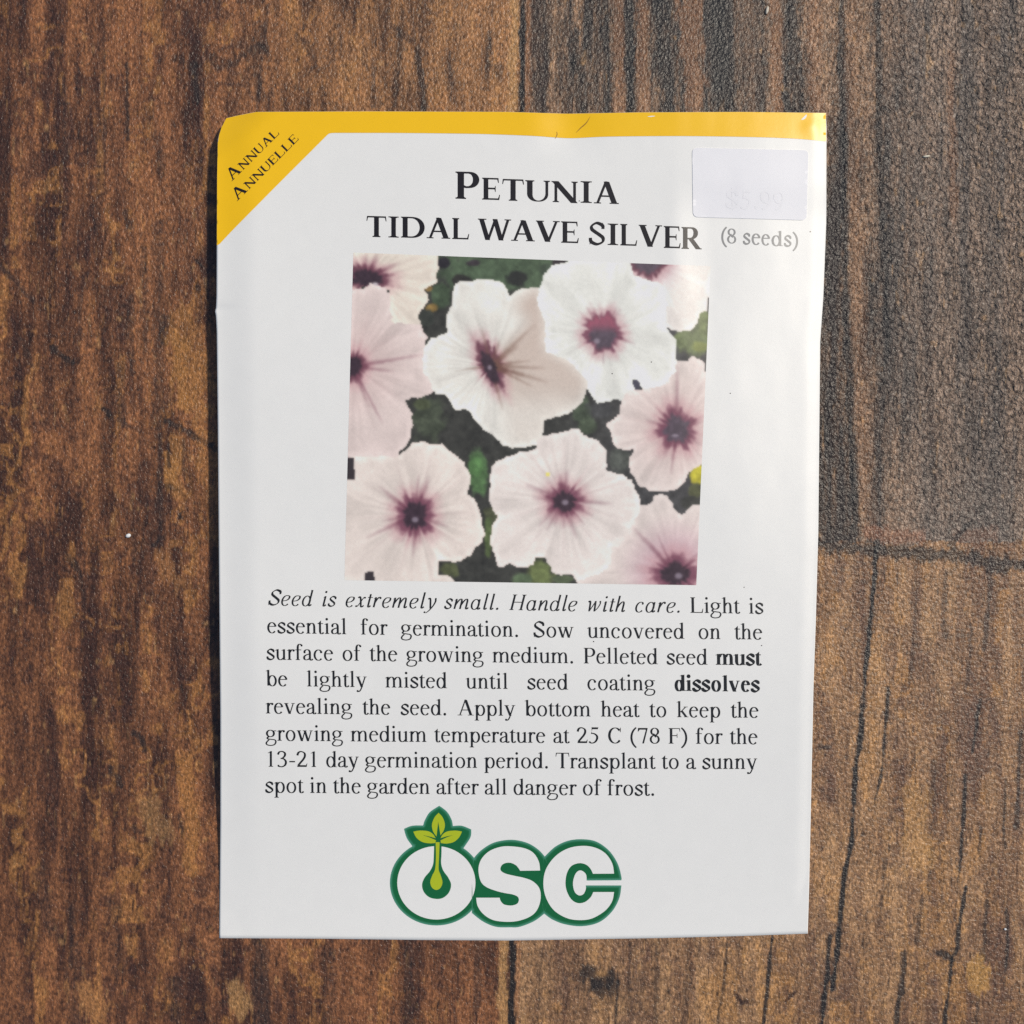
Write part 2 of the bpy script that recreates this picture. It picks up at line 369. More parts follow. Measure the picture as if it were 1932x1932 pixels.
    n1 = (vn(px / 3.1, py / 9, 101) - .5); n2 = (fbm(px / 9, py / 30, 103, 2) - .5)
    for pts, wd, s, c in marks:
        q = np.array(pts, float); mg = wd * 3 + 6
        ys = 966 - ax / K; xs = ax / K + 966
        i0, i1 = np.searchsorted(xs, [q[:, 0].min() - mg, q[:, 0].max() + mg])
        rows = np.where((ys > q[:, 1].min() - mg) & (ys < q[:, 1].max() + mg))[0]
        if i1 <= i0 or len(rows) == 0: continue
        sl = (slice(rows[0], rows[-1] + 1), slice(i0, i1))
        x, y = px[sl], py[sl]; dm = np.full(x.shape, 1e9); end = np.zeros(x.shape)
        for (ax0, ay0), (bx, by) in zip(q[:-1], q[1:]):
            dx, dy = bx - ax0, by - ay0; tt = np.clip(((x - ax0) * dx + (y - ay0) * dy) / (dx * dx + dy * dy + 1e-9), 0, 1)
            d = np.hypot(x - ax0 - tt * dx, y - ay0 - tt * dy)
            dm = np.minimum(dm, d)
        dm = dm + n1[sl] * wd * .75 + n2[sl] * wd * 1.7
        wgt = s * (1 - sst(wd * .55, wd * 1.25 + 1.0, dm))
        col[sl] = mixc(col[sl], c, wgt); darkw[sl] = np.maximum(darkw[sl], wgt)
    rough_m = (0.85 + .3 * spk)[..., None]
    col = np.clip(np.where(darkw[..., None] > .3, col * rough_m, col) * 1.16, 0, .8)
    verts = np.stack([X, Y, 0 * X], -1).reshape(-1, 3)
    me = bpy.data.meshes.new('table_top')
    idx = np.arange(N * N).reshape(N, N)
    f = np.stack([idx[:-1, :-1], idx[:-1, 1:], idx[1:, 1:], idx[1:, :-1]], -1).reshape(-1, 4)
    me.vertices.add(N * N); me.vertices.foreach_set('co', verts.astype(np.float32).ravel())
    me.loops.add(f.size); me.loops.foreach_set('vertex_index', f.ravel().astype(np.int32))
    me.polygons.add(len(f)); me.polygons.foreach_set('loop_start', np.arange(0, f.size, 4, dtype=np.int32))
    me.polygons.foreach_set('loop_total', np.full(len(f), 4, np.int32))
    me.update(calc_edges=True)
    ca = me.color_attributes.new('Col', 'FLOAT_COLOR', 'POINT')
    cc = np.ones((N * N, 4), np.float32); cc[:, :3] = col.reshape(-1, 3); ca.data.foreach_set('color', cc.ravel())
    # ---- material: printed colour, fibre speckle and pebbled relief
    m, n, l, b = new_mat('printed_wood')
    vec = coords(n); vc = n.new('ShaderNodeVertexColor'); vc.layer_name = 'Col'
    mp = n.new('ShaderNodeMapping'); mp.inputs['Scale'].default_value = (1, .42, 1); l.new(vec, mp.inputs[0])
    fib = noise(n, l, mp.outputs[0], 3600, 3, .65); peb = noise(n, l, vec, 1900, 2.5, .6, .3); peb2 = noise(n, l, vec, 620, 2, .5)
    r = n.new('ShaderNodeMapRange'); r.inputs[1].default_value = .33; r.inputs[2].default_value = .68; r.inputs[3].default_value = .52; r.inputs[4].default_value = 1.56; l.new(fib.outputs[0], r.inputs[0])
    mx = n.new('ShaderNodeMix'); mx.data_type = 'RGBA'; mx.blend_type = 'MULTIPLY'; mx.inputs[0].default_value = 1
    l.new(vc.outputs[0], mx.inputs[6]); l.new(r.outputs[0], mx.inputs[7]); l.new(mx.outputs[2], b.inputs['Base Color'])
    rr = n.new('ShaderNodeMapRange'); rr.inputs[3].default_value = .30; rr.inputs[4].default_value = .44; l.new(peb2.outputs[0], rr.inputs[0]); l.new(rr.outputs[0], b.inputs['Roughness'])
    b.inputs['Specular IOR Level'].default_value = .5
    sx = n.new('ShaderNodeSeparateXYZ'); l.new(vec, sx.inputs[0])
    gr = n.new('ShaderNodeMapRange'); gr.inputs[1].default_value = .028; gr.inputs[2].default_value = .07; gr.inputs[3].default_value = 0; gr.inputs[4].default_value = 4.0; l.new(sx.outputs[0], gr.inputs[0])
    gy_ = n.new('ShaderNodeMapRange'); gy_.inputs[1].default_value = -.012; gy_.inputs[2].default_value = .012; l.new(sx.outputs[1], gy_.inputs[0])
    lump = noise(n, l, vec, 1450, 2, .55, .5)
    hh = math_n(n, l, 'ADD', math_n(n, l, 'ADD', peb.outputs[0], math_n(n, l, 'MULTIPLY', fib.outputs[0], .35)), math_n(n, l, 'MULTIPLY', lump.outputs[0], math_n(n, l, 'MULTIPLY', gr.outputs[0], gy_.outputs[0])))
    bump(n, l, b, hh, 1.0, .00022)
    me.materials.append(m)
    o = bpy.data.objects.new('table_top', me); C.objects.link(o)
    o['kind'] = 'structure'; o['label'] = 'brown wood grain table top with dark cracks and a black seam between boards'; o['category'] = 'table top'
    return o
make_table()

# ------------------------------------------------------------------ the packet
packet = bpy.data.objects.new('seed_packet', None); C.objects.link(packet)
packet['label'] = 'white paper petunia seed packet with yellow corner lying flat on dark wood boards'; packet['category'] = 'seed packet'

def make_sheet():
    nu, nv = 170, 230
    s = np.linspace(0, 1, nu); t = np.linspace(0, 1, nv)
    s = np.sort(np.concatenate([s, [.003, .006, .01, .99, .994, .997, .9985]])); t = np.sort(np.concatenate([t, (587 - 223) / 1547. + np.array([-.006, -.003, 0, .003])]))
    S, T = np.meshgrid(s, t)
    lp = np.stack([left_x(223 + T * 1547), 223 + T * 1547], -1)
    rp = np.stack([right_x(213 + T * 1548.5), 213 + T * 1548.5], -1)
    tx = 427 + S * 1131; tp = np.stack([tx, top_y(tx)], -1)
    bx = 414 + S * 1110; bp = np.stack([bx, bot_y(bx)], -1)
    S, T = S[..., None], T[..., None]
    c00, c10, c01, c11 = np.array((427, 223.)), np.array((1558, 213.)), np.array((414, 1770.)), np.array((1524, 1761.5))
    P = (1 - S) * lp + S * rp + (1 - T) * tp + T * bp - ((1 - S) * (1 - T) * c00 + S * (1 - T) * c10 + (1 - S) * T * c01 + S * T * c11)
    h = H(P[..., 0], P[..., 1])
    top = W(P[..., 0], P[..., 1], h)
    th = np.clip(h - 0.00006, 0.00003, .00034)
    bot = top.copy(); bot[..., 2] -= th
    ny, nx = h.shape; idx = np.arange(ny * nx).reshape(ny, nx); o = ny * nx
    f = []
    for j in range(ny - 1):
        for i in range(nx - 1):
            a, b, c, d = idx[j, i], idx[j, i + 1], idx[j + 1, i + 1], idx[j + 1, i]
            f.append((a, d, c, b)); f.append((a + o, b + o, c + o, d + o))
    ring = list(idx[0, :]) + list(idx[1:, -1]) + list(idx[-1, -2::-1]) + list(idx[-2:0:-1, 0])
    for a, b in zip(ring, ring[1:] + ring[:1]): f.append((a, b, b + o, a + o))
    V = np.concatenate([top.reshape(-1, 3), bot.reshape(-1, 3)])
    ob = mesh_obj('paper_envelope', V, f, M_PAPER, packet)
    # keep the cut edge crisp
    n_side = len(ring); sm = np.ones(len(f), bool); sm[-n_side:] = False; ob.data.polygons.foreach_set('use_smooth', sm)
make_sheet()

# yellow border: top strip and slanted corner
def edge(poly, x0, x1):
    return [p for p in poly if x0 <= p[0] <= x1]
xs_top = list(np.linspace(1558, 484, 60)) + [450, 427]
band = [(x, float(top_y(x)) + .15) for x in xs_top] + [(float(left_x(y)) + .15, y) for y in list(np.linspace(240, 463, 16))]
low = crom([(412, 463), (440, 433), (520, 352), (575, 297), (600, 272), (612, 260), (621, 252), (632, 250.6)], 5)[1:] + crom([(632, 250.6), (760, 250.8), (900, 252.5), (1000, 256), (1050, 259.5), (1085, 260.5), (1150, 257.6), (1290, 256.6), (1420, 258.5), (1500, 261.5), (1558.6, 266.5)], 5)[1:]
print_shape('yellow_border', [band + low], M_YELLOW, packet, 30e-6, 6)

def worn_line(pts, wd, mat, name):
    q = crom(pts, 6); n = len(q); L_, R_ = [], []
    for i, p in enumerate(q):
        a, b = q[max(0, i - 1)], q[min(n - 1, i + 1)]; d = math.hypot(b[0] - a[0], b[1] - a[1]); k = wd * math.sin(math.pi * (i + .4) / (n - .2)) / d
        L_.append((p[0] - (b[1] - a[1]) * k, p[1] + (b[0] - a[0]) * k)); R_.append((p[0] + (b[1] - a[1]) * k, p[1] - (b[0] - a[0]) * k))
    print_shape(name, [L_ + R_[::-1]], mat, packet, 40e-6)
M_CREASE = paper('creased_ink', (.36, .19, .02), .5, .3)
worn_line([(1114, 219), (1106, 232), (1096, 241), (1086, 251)], 1.1, M_CREASE, 'crease'); worn_line([(1050, 248), (1051, 254), (1047, 262)], .9, M_CREASE, 'crease')
worn_line([(1512, 226), (1518, 222), (1522, 216)], 2.2, M_PAPER, 'scuff'); worn_line([(1222, 220), (1236, 219)], 1.0, M_PAPER, 'scuff')

# ------------------------------------------------------------------ lettering
class Pen:
    def __init__(s, a, b, rot=0): s.a, s.b, s.r = a / 2, b / 2, math.radians(rot)
    def stroke(s, pts, closed=False, taper=None):
        n = len(pts); L, R = [], []
        for i in range(n):
            p, q = pts[i - 1 if (closed or i) else 0], pts[(i + 1) % n if (closed or i < n - 1) else n - 1]
            dx, dy = q[0] - p[0], q[1] - p[1]; d = math.hypot(dx, dy) or 1
            nx, ny = -dy / d, dx / d
            cx, cy = nx * math.cos(s.r) + ny * math.sin(s.r), -nx * math.sin(s.r) + ny * math.cos(s.r)
            h = math.hypot(s.a * cx, s.b * cy)
            if taper: h *= taper[0] + (taper[1] - taper[0]) * i / (n - 1)
            L.append((pts[i][0] + nx * h, pts[i][1] + ny * h)); R.append((pts[i][0] - nx * h, pts[i][1] - ny * h))
        return [[L[i], L[(i + 1) % n], R[(i + 1) % n], R[i]] for i in range(n if closed else n - 1)]

def R_(x0, y0, x1, y1): return [(x0, y0), (x1, y0), (x1, y1), (x0, y1)]
def dot(x, y, r): return ell(x, y, r, r, n=14)

class Face:
    """A serif face: S stem, T hairline, X x-height, A ascender, CP capital height."""
    def __init__(f, S, T, CS, X=450, A=683, CP=662, sh=0.0, fe=52, italic=False):
        f.S, f.T, f.CS, f.X, f.A, f.CP, f.sh, f.fe, f.it = S, T, CS, X, A, CP, sh, fe, italic
        f.pen, f.cpen = Pen(S * .98, T), Pen(CS, T * 1.05); f.cache = {}
    def stem(f, x, y0, y1, head=False, foot=True, S=None, top=False):
        S = S or f.S; p = [R_(x - S / 2, y0, x + S / 2, y1)]; t = f.T * .72; e = f.fe
        if foot: p += [R_(x - S / 2 - e, y0, x + S / 2 + e, y0 + t), [(x - S / 2 - e * .55, y0 + t - 1), (x + S / 2 + e * .55, y0 + t - 1), (x + S / 2 - 1, y0 + t + 26), (x - S / 2 + 1, y0 + t + 26)]]
        if head: p += [[(x + S / 2, y1 + 12), (x - S / 2 - e - 8, y1 - 42), (x - S / 2 - e - 8, y1 - 60), (x - S / 2 + 2, y1 - 52), (x + S / 2, y1 - 60)]]
        if top: p += [R_(x - S / 2 - e, y1 - t, x + S / 2 + e, y1), [(x - S / 2 - e * .55, y1 - t + 1), (x + S / 2 + e * .55, y1 - t + 1), (x + S / 2 - 1, y1 - t - 26), (x - S / 2 + 1, y1 - t - 26)]]
        return p
    def serif(f, x0, x1, y, up=False):
        t = f.T * .75; return [R_(x0, y - t if up else y, x1, y if up else y + t)]
    def diag(f, p, q, wd):
        return [[(p[0] - wd / 2, p[1]), (p[0] + wd / 2, p[1]), (q[0] + wd / 2, q[1]), (q[0] - wd / 2, q[1])]]
    def glyph(f, ch):
        if ch not in f.cache:
            g = getattr(f, 'g_' + NAMES.get(ch, ch)) if not (f.it and hasattr(f, 'i_' + NAMES.get(ch, ch))) else getattr(f, 'i_' + NAMES.get(ch, ch))
            adv, polys = g()
            v, t = union_tris(polys)
            v = [(x + f.sh * y, y) for x, y in v]
            f.cache[ch] = (adv, v, t)
        return f.cache[ch]
    # ---- lower case
    def arch(f, x0, x1):
        X, S = f.X, f.S
        return f.pen.stroke(bez((x0 + S * .3, X * .74), (x0 + (x1 - x0) * .35, X * 1.06), (x1, X * 1.12), (x1, X * .60), 12)) + [R_(x1 - S / 2, 0, x1 + S / 2, X * .61)]
    def g_n(f): return 500, f.stem(118, 0, f.X, True) + f.arch(118, 372) + f.stem(372, 0, 40)
    def g_h(f): return 500, f.stem(118, 0, f.A, True) + f.arch(118, 372) + f.stem(372, 0, 40)
    def g_m(f): return 778, f.stem(118, 0, f.X, True) + f.arch(118, 388) + f.stem(388, 0, 40) + f.arch(388, 658) + f.stem(658, 0, 40)
    def g_i(f): return 278, f.stem(140, 0, f.X, True) + [dot(132, 625, f.S * .62)]
    def g_l(f): return 278, f.stem(140, 0, f.A, True)
    def g_u(f):
        X, S = f.X, f.S
        return 500, f.stem(108, 130, X, True, False) + f.pen.stroke(bez((108, 170), (108, -30), (260, -45), (365, 90), 12)) + f.stem(380, 0, X, True, False) + [R_(380, 0, 380 + S / 2 + 55, f.T * .72)]
    def g_r(f): return 333, f.stem(112, 0, f.X, True) + f.pen.stroke(bez((135, 330), (180, 430), (240, 455), (290, 425), 8)) + [dot(292, f.X - 45, f.S * .56)]
    def g_f(f): return 333, f.stem(135, 0, 540) + f.pen.stroke(bez((135, 530), (135, 690), (235, 705), (292, 640), 10)) + [dot(300, 622, f.S * .5), R_(25, f.X - f.T, 285, f.X)]
    def g_t(f):
        S = f.S
        return 278, [R_(118 - S / 2, 90, 118 + S / 2, f.X)] + f.pen.stroke(bez((118, 110), (118, -20), (200, -35), (268, 60), 9)) + [R_(15, f.X - f.T, 255, f.X), [(118 + S / 2, 575), (40, f.X - 4), (118 + S / 2, f.X - 4)]]
    def bowl(f, cx, rx, a0=0, a1=360, n=30):
        return f.pen.stroke(ell(cx, f.X * .49, rx, f.X * .5 - f.T * .1, a0, a1, n), closed=abs(a1 - a0) >= 360)
    def g_o(f): return 500, f.bowl(250, 212 - f.S / 2)
    def g_c(f): return 444, f.bowl(240, 210 - f.S / 2, 48, 318) + [dot(355, f.X * .78, f.S * .58)]
    def g_e(f): return 444, f.bowl(232, 204 - f.S / 2, 14, 320) + [R_(58, f.X * .59, 398, f.X * .59 + f.T)]
    def g_d(f):
        S = f.S
        return 500, f.bowl(225, 196 - S / 2) + f.stem(385, 0, f.A, True, False) + [R_(385, 0, 385 + S / 2 + 60, f.T * .72)]
    def g_b(f): return 500, f.bowl(280, 196 - f.S / 2) + f.stem(112, 14, f.A, True, False)
    def g_p(f): return 500, f.bowl(278, 196 - f.S / 2) + f.stem(118, -217, f.X, True)
    def g_a(f):
        S = f.S
        return 444, [R_(318 - S / 2, 80, 318 + S / 2, 325)] + f.pen.stroke(bez((318, 315), (318, 490), (110, 480), (82, 350), 12)) + [dot(92, 335, S * .52)] \
            + f.pen.stroke(bez((318, 275), (210, 235), (70, 210), (72, 105), 8) + bez((72, 105), (72, -25), (220, -10), (318, 85), 10)[1:]) + f.pen.stroke(bez((318, 90), (318, -20), (385, -25), (440, 50), 7))
    def s_path(f, w, h): return crom([(w * .83, h * .72), (w * .80, h * .88), (w * .5, h * .985), (w * .24, h * .86), (w * .23, h * .70), (w * .42, h * .57), (w * .62, h * .46), (w * .83, h * .31), (w * .80, h * .12), (w * .5, h * .015), (w * .2, h * .12), (w * .15, h * .30)], 6)
    def g_s(f):
        p = f.s_path(389, f.X)
        return 389, Pen(f.S * 1.05, f.T * 1.5, 38).stroke(p) + [[(322, f.X * .68), (340, f.X * .68), (334, f.X * 1.0), (318, f.X)], [(48, 0), (62, 0), (66, f.X * .32), (48, f.X * .32)]]
    def g_g(f):
        return 500, f.pen.stroke(ell(222, 308, 150, 140, n=24), True) + [[(330, 400), (470, 404), (470, 438), (345, 432)]] \
            + f.pen.stroke(bez((165, 180), (80, 130), (60, 75), (170, 62), 8)) + Pen(f.S * .75, f.T * 1.3).stroke(crom([(150, 66), (290, 52), (410, 30), (452, -50), (390, -165), (230, -205), (90, -180), (42, -115), (80, -40), (165, 40)], 5))
    def g_k(f): return 500, f.stem(112, 0, f.A, True) + f.diag((392, f.X), (165, 210), f.T * 1.7) + f.diag((215, 268), (415, 0), f.S * 1.25) + f.serif(300, 470, f.X, True) + f.serif(310, 500, 0)
    def g_v(f): return 500, f.diag((92, f.X), (258, -10), f.S * 1.12) + f.diag((412, f.X), (262, -10), f.T * 1.5) + f.serif(15, 205, f.X, True) + f.serif(330, 482, f.X, True)
    def g_w(f): return 722, f.diag((90, f.X), (236, -10), f.S * 1.1) + f.diag((368, f.X), (240, -10), f.T * 1.5) + f.diag((352, f.X), (496, -10), f.S * 1.1) + f.diag((636, f.X), (500, -10), f.T * 1.5) + f.serif(15, 195, f.X, True) + f.serif(270, 440, f.X, True) + f.serif(560, 700, f.X, True)
    def g_y(f): return 475, f.diag((92, f.X), (268, 0), f.S * 1.12) + Pen(f.T * 1.7, f.T * 1.5).stroke([(412, f.X), (262, 0)] + bez((262, 0), (210, -150), (160, -215), (90, -180), 8)[1:]) + [dot(85, -172, f.S * .5)] + f.serif(15, 205, f.X, True) + f.serif(330, 480, f.X, True)
    def g_period(f): return 250, [dot(124, 40, f.S * .66)]
    def g_hyphen(f): return 333, [R_(40, 194, 285, 250)]
    def g_space(f): return 250, []
    def g_lpar(f): return 333, f.pen.stroke(bez((295, 676), (20, 480), (20, 20), (295, -177), 16))
    def g_rpar(f): return 333, f.pen.stroke(bez((38, 676), (313, 480), (313, 20), (38, -177), 16))
    # ---- figures
    def g_1(f): return 500, f.stem(252, 0, 660, False) + [[(252 + f.S / 2, 676), (120, 590), (125, 574), (220, 600), (252, 560)]]
    def g_2(f): return 500, Pen(f.S, f.T * 1.4, -10).stroke(crom([(50, 490), (100, 610), (215, 655), (350, 590), (370, 460), (300, 320), (190, 190), (75, 50)], 6)) + [[(40, 0), (445, 0), (475, 150), (455, 150), (415, 76), (90, 76), (40, 24)]]
    def g_3(f): return 500, Pen(f.S, f.T * 1.4).stroke(crom([(55, 520), (110, 625), (230, 655), (345, 590), (350, 480), (270, 385), (170, 350)], 6)) + Pen(f.S, f.T * 1.4).stroke(crom([(170, 358), (310, 330), (392, 220), (360, 80), (240, 5), (110, 15), (60, 50)], 6)) + [dot(75, 45, f.S * .45)]
    def g_5(f): return 500, [[(145, 676), (415, 676), (440, 676), (410, 595), (180, 595), (120, 400), (160, 390)]] + Pen(f.S, f.T * 1.4).stroke(crom([(125, 425), (260, 400), (370, 310), (375, 180), (290, 50), (160, 2), (50, 40)], 6)) + [dot(66, 42, f.S * .45)]
    def g_7(f): return 500, [[(40, 662), (450, 662), (450, 640), (290, 0), (215, 0), (375, 588), (110, 588), (50, 500), (30, 510)]]
    def g_8(f): return 500, f.pen.stroke(ell(250, 508, 146, 148, n=24), True) + f.pen.stroke(ell(250, 178, 172, 172, n=24), True) + Pen(f.S, f.S).stroke([(180, 405), (320, 285)])
    # ---- capitals
    def g_A(f): return 722, f.diag((352, f.CP), (112, 0), f.T * 1.7) + f.diag((364, f.CP), (590, 0), f.CS * 1.12) + [[(364 - f.CS * .56, f.CP), (364 + f.CS * .4, f.CP), (355, f.CP + 14)], R_(188, 212, 500, 212 + f.T * 1.1)] + f.serif(15, 215, 0) + f.serif(452, 708, 0)
    def g_C(f): return 667, f.cpen.stroke(ell(355, f.CP / 2, 300 - f.CS / 2, f.CP / 2 - 6, 42, 322, 30)) + [[(575, f.CP - 190), (592, f.CP - 190), (598, f.CP + 8), (578, f.CP + 8), (545, f.CP - 100)]]
    def g_F(f): return 556, f.stem(155, 0, f.CP, S=f.CS, top=True) + [R_(150, f.CP - f.T, 520, f.CP), [(490, f.CP), (528, f.CP), (546, f.CP - 150), (526, f.CP - 150)], R_(200, 325, 410, 325 + f.T * 1.1), R_(400, 250, 424, 430)]
    def g_E(f): return 600, f.stem(155, 0, f.CP, S=f.CS, top=True) + [R_(150, f.CP - f.T * 1.1, 520, f.CP), [(480, f.CP), (528, f.CP), (540, f.CP - 150), (518, f.CP - 150)], R_(200, 330, 420, 330 + f.T * 1.2), [(405, 345), (430, 250), (445, 250), (445, 440), (430, 440)], R_(150, 0, 545, f.T * 1.15), [(500, 0), (550, 0), (575, 165), (552, 165)]]
    def g_L(f): return 611, f.stem(155, 0, f.CP, S=f.CS, top=True) + [R_(150, 0, 565, f.T * 1.1), [(515, 0), (570, 0), (600, 180), (576, 180)]]
    def g_T(f): return 611, f.stem(305, 0, f.CP, S=f.CS) + [R_(30, f.CP - f.T * 1.1, 580, f.CP), [(30, f.CP), (70, f.CP), (34, f.CP - 165), (14, f.CP - 165)], [(580, f.CP), (540, f.CP), (576, f.CP - 165), (597, f.CP - 165)]]
    def g_I(f):
        e, f.fe = f.fe, f.fe + (42 if f.CP > 680 else 0); p = f.stem(166, 0, f.CP, S=f.CS, top=True); f.fe = e; return 333, p
    def g_P(f): return 556, f.stem(155, 0, f.CP, S=f.CS, top=True) + f.cpen.stroke([(155, f.CP - f.T / 2), (280, f.CP - f.T / 2)] + bez((280, f.CP - f.T / 2), (560, f.CP + 12), (560, 285), (270, 300), 16)[1:] + [(215, 318)])
    def g_D(f): return 722, f.stem(155, 0, f.CP, S=f.CS, top=True) + f.cpen.stroke([(155, f.CP - f.T / 2), (300, f.CP - f.T / 2)] + bez((300, f.CP - f.T / 2), (740, f.CP), (740, 0), (300, f.T / 2), 20)[1:] + [(155, f.T / 2)])
    def g_U(f): return 722, f.stem(150, 230, f.CP, S=f.CS, foot=False, top=True) + f.cpen.stroke(bez((150, 240), (150, -75), (570, -75), (580, 240), 18), taper=(1, .52)) + f.stem(580, 230, f.CP, S=f.T * 1.6, foot=False, top=True)
    def g_N(f): return 722, f.stem(130, 0, f.CP, S=f.T * 1.6, top=False) + f.diag((110, f.CP), (600, -14), f.CS * 1.25) + f.stem(605, 0, f.CP, S=f.T * 1.6, foot=False, top=True) + f.serif(20, 160, f.CP, True) + [[(605 - f.CS * .7, -14), (605 + f.T * .8, -14), (605 + f.T * .8, 60), (560, 60)]]
    def g_V(f): return 722, f.diag((110, f.CP), (355, -12), f.CS * 1.12) + f.diag((610, f.CP), (365, -12), f.T * 1.7) + f.serif(15, 245, f.CP, True) + f.serif(505, 700, f.CP, True)
    def g_W(f): return 944, [] + f.diag((110, f.CP), (285, -12), f.CS * .95) + f.diag((500, f.CP), (295, -12), f.T * 1.7) + f.diag((485, f.CP), (655, -12), f.CS * .95) + f.diag((850, f.CP), (665, -12), f.T * 1.7) + f.serif(15, 250, f.CP, True) + f.serif(750, 932, f.CP, True)
    def g_R(f): return 667, f.stem(155, 0, f.CP, S=f.CS, top=True) + f.cpen.stroke([(155, f.CP - f.T / 2), (290, f.CP - f.T / 2)] + bez((290, f.CP - f.T / 2), (540, f.CP + 8), (540, 325), (285, 330), 16)[1:] + [(205, 330)]) + f.diag((310, 345), (560, 0), f.CS * 1.15) + f.serif(500, 660, 0)
    def g_S(f):
        p = f.s_path(556, f.CP)
        return 556, Pen(f.CS * (.80 if f.CP > 680 else 1.02), f.T * 1.4, 40).stroke(p) + [[(440, f.CP * .72), (462, f.CP * .72), (462, f.CP * 1.0), (440, f.CP)], [(62, 0), (84, 0), (90, f.CP * .3), (66, f.CP * .3)]]
    def g_dollar(f):
        a, p = f.g_S(); return a, p + [R_(265, -80, 295, 740)]
    def g_9(f): return 500, f.pen.stroke(ell(245, 450, 165, 205, n=24), True) + f.pen.stroke(bez((410, 450), (410, 180), (280, 40), (100, 0), 10))
    # ---- italic lower case (drawn upright, sheared)
    def i_foot(f, x): return f.pen.stroke(bez((x, 70), (x - 5, -25), (x + 55, -15), (x + 100, 70), 7))
    def i_i(f): return 278, [R_(120 - f.S / 2, 50, 120 + f.S / 2, f.X)] + f.i_foot(120) + [[(120, f.X), (40, f.X - 75), (50, f.X - 85), (120, f.X - 45)], dot(105, 610, f.S * .62)]
    def i_l(f): return 278, [R_(120 - f.S / 2, 50, 120 + f.S / 2, f.A)] + f.i_foot(120) + [R_(70, f.A - 20, 120, f.A)]
    def i_arch(f, x0, x1): return f.pen.stroke(bez((x0, f.X * .35), (x0 + (x1 - x0) * .4, f.X * .95), (x1 - 10, f.X * 1.25), (x1, f.X * .72), 12)) + [R_(x1 - f.S / 2, 50, x1 + f.S / 2, f.X * .74)]
    def i_n(f): return 500, [R_(95 - f.S / 2, 0, 95 + f.S / 2, f.X), [(95, f.X), (15, f.X - 65), (25, f.X - 78), (95, f.X - 40)]] + f.i_arch(95, 345) + f.i_foot(345)
    def i_m(f): return 722, [R_(85 - f.S / 2, 0, 85 + f.S / 2, f.X), [(85, f.X), (5, f.X - 65), (15, f.X - 78), (85, f.X - 40)]] + f.i_arch(85, 320) + [R_(320 - f.S / 2, 0, 320 + f.S / 2, 60)] + f.i_arch(320, 560) + f.i_foot(560)
    def i_h(f): return 500, [R_(95 - f.S / 2, 0, 95 + f.S / 2, f.A), R_(45, f.A - 20, 95, f.A)] + f.i_arch(95, 345) + f.i_foot(345)
    def i_r(f): return 389, [R_(95 - f.S / 2, 0, 95 + f.S / 2, f.X), [(95, f.X), (15, f.X - 65), (25, f.X - 78), (95, f.X - 40)]] + f.pen.stroke(bez((98, 190), (150, 360), (220, 480), (300, 430), 8)) + [dot(292, f.X - 35, f.S * .55)]
    def i_bowl(f, cx, rx): return f.pen.stroke(ell(cx, f.X * .48, rx, f.X * .5, n=24), True)
    def i_a(f): return 500, f.i_bowl(205, 150) + [R_(345 - f.S / 2, 50, 345 + f.S / 2, f.X)] + f.i_foot(345)
    def i_d(f): return 500, f.i_bowl(205, 150) + [R_(345 - f.S / 2, 50, 345 + f.S / 2, f.A), R_(290, f.A - 20, 345, f.A)] + f.i_foot(345)
    def i_e(f): return 444, f.pen.stroke(ell(215, f.X * .48, 155, f.X * .5, 75, 320, 22)) + f.pen.stroke(crom([(75, 190), (230, 215), (325, 300), (325, 395), (255, f.X - 8)], 6))
    def i_c(f): return 444, f.pen.stroke(ell(220, f.X * .48, 160, f.X * .5, 55, 320, 22)) + [dot(300, f.X * .83, f.S * .55)]
    def i_s(f): return 389, Pen(f.S, f.T * 1.5, 38).stroke(f.s_path(350, f.X))
    def i_t(f): return 278, [R_(120 - f.S / 2, 60, 120 + f.S / 2, 560)] + f.i_foot(120) + [R_(30, f.X - f.T, 240, f.X)]
    def i_x(f): return 444, f.pen.stroke(crom([(75, 385), (115, 440), (160, 400), (215, 220), (265, 30), (310, 5), (375, 70)], 6)) + f.pen.stroke(crom([(355, 400), (320, 425), (260, 330), (215, 220), (150, 90), (90, 10), (55, 40)], 6), taper=(.6, .6)) + [dot(352, 400, f.S * .5), dot(60, 35, f.S * .5)]
    def i_y(f): return 444, f.pen.stroke(crom([(60, 390), (105, 440), (150, 380), (205, 150), (240, 0)], 6)) + f.pen.stroke(crom([(365, 430), (385, 300), (330, 120), (210, -80), (90, -190), (20, -170)], 6), taper=(1, .6)) + [dot(370, 415, f.S * .5), dot(30, -165, f.S * .5)]
    def i_w(f): return 667, f.pen.stroke(crom([(50, 390), (95, 440), (130, 380), (160, 120), (170, 0)], 6)) + f.pen.stroke([(170, 0), (350, 430)], taper=(.6, .6)) + f.pen.stroke([(345, 440), (390, 0)]) + f.pen.stroke(crom([(390, 0), (500, 150), (560, 320), (545, 430)], 6), taper=(.6, .7)) + [dot(545, 415, f.S * .5)]
    def i_H(f): return 722, f.stem(140, 0, f.CP, S=f.CS * .9, top=True) + f.stem(540, 0, f.CP, S=f.CS * .9, top=True) + [R_(140, 320, 540, 320 + f.T * 1.1)]

NAMES = {'.': 'period', '-': 'hyphen', ' ': 'space', '(': 'lpar', ')': 'rpar', '$': 'dollar'}
REG = Face(90, 32, 106); BOLD = Face(136, 38, 150, X=460); ITA = Face(78, 30, 96, X=432, sh=.27, italic=True)
PAL = Face(92, 44, 140, X=470, CP=690, fe=46)          # heading capitals
PALR = Face(96, 42, 118, X=470, CP=690, fe=40)

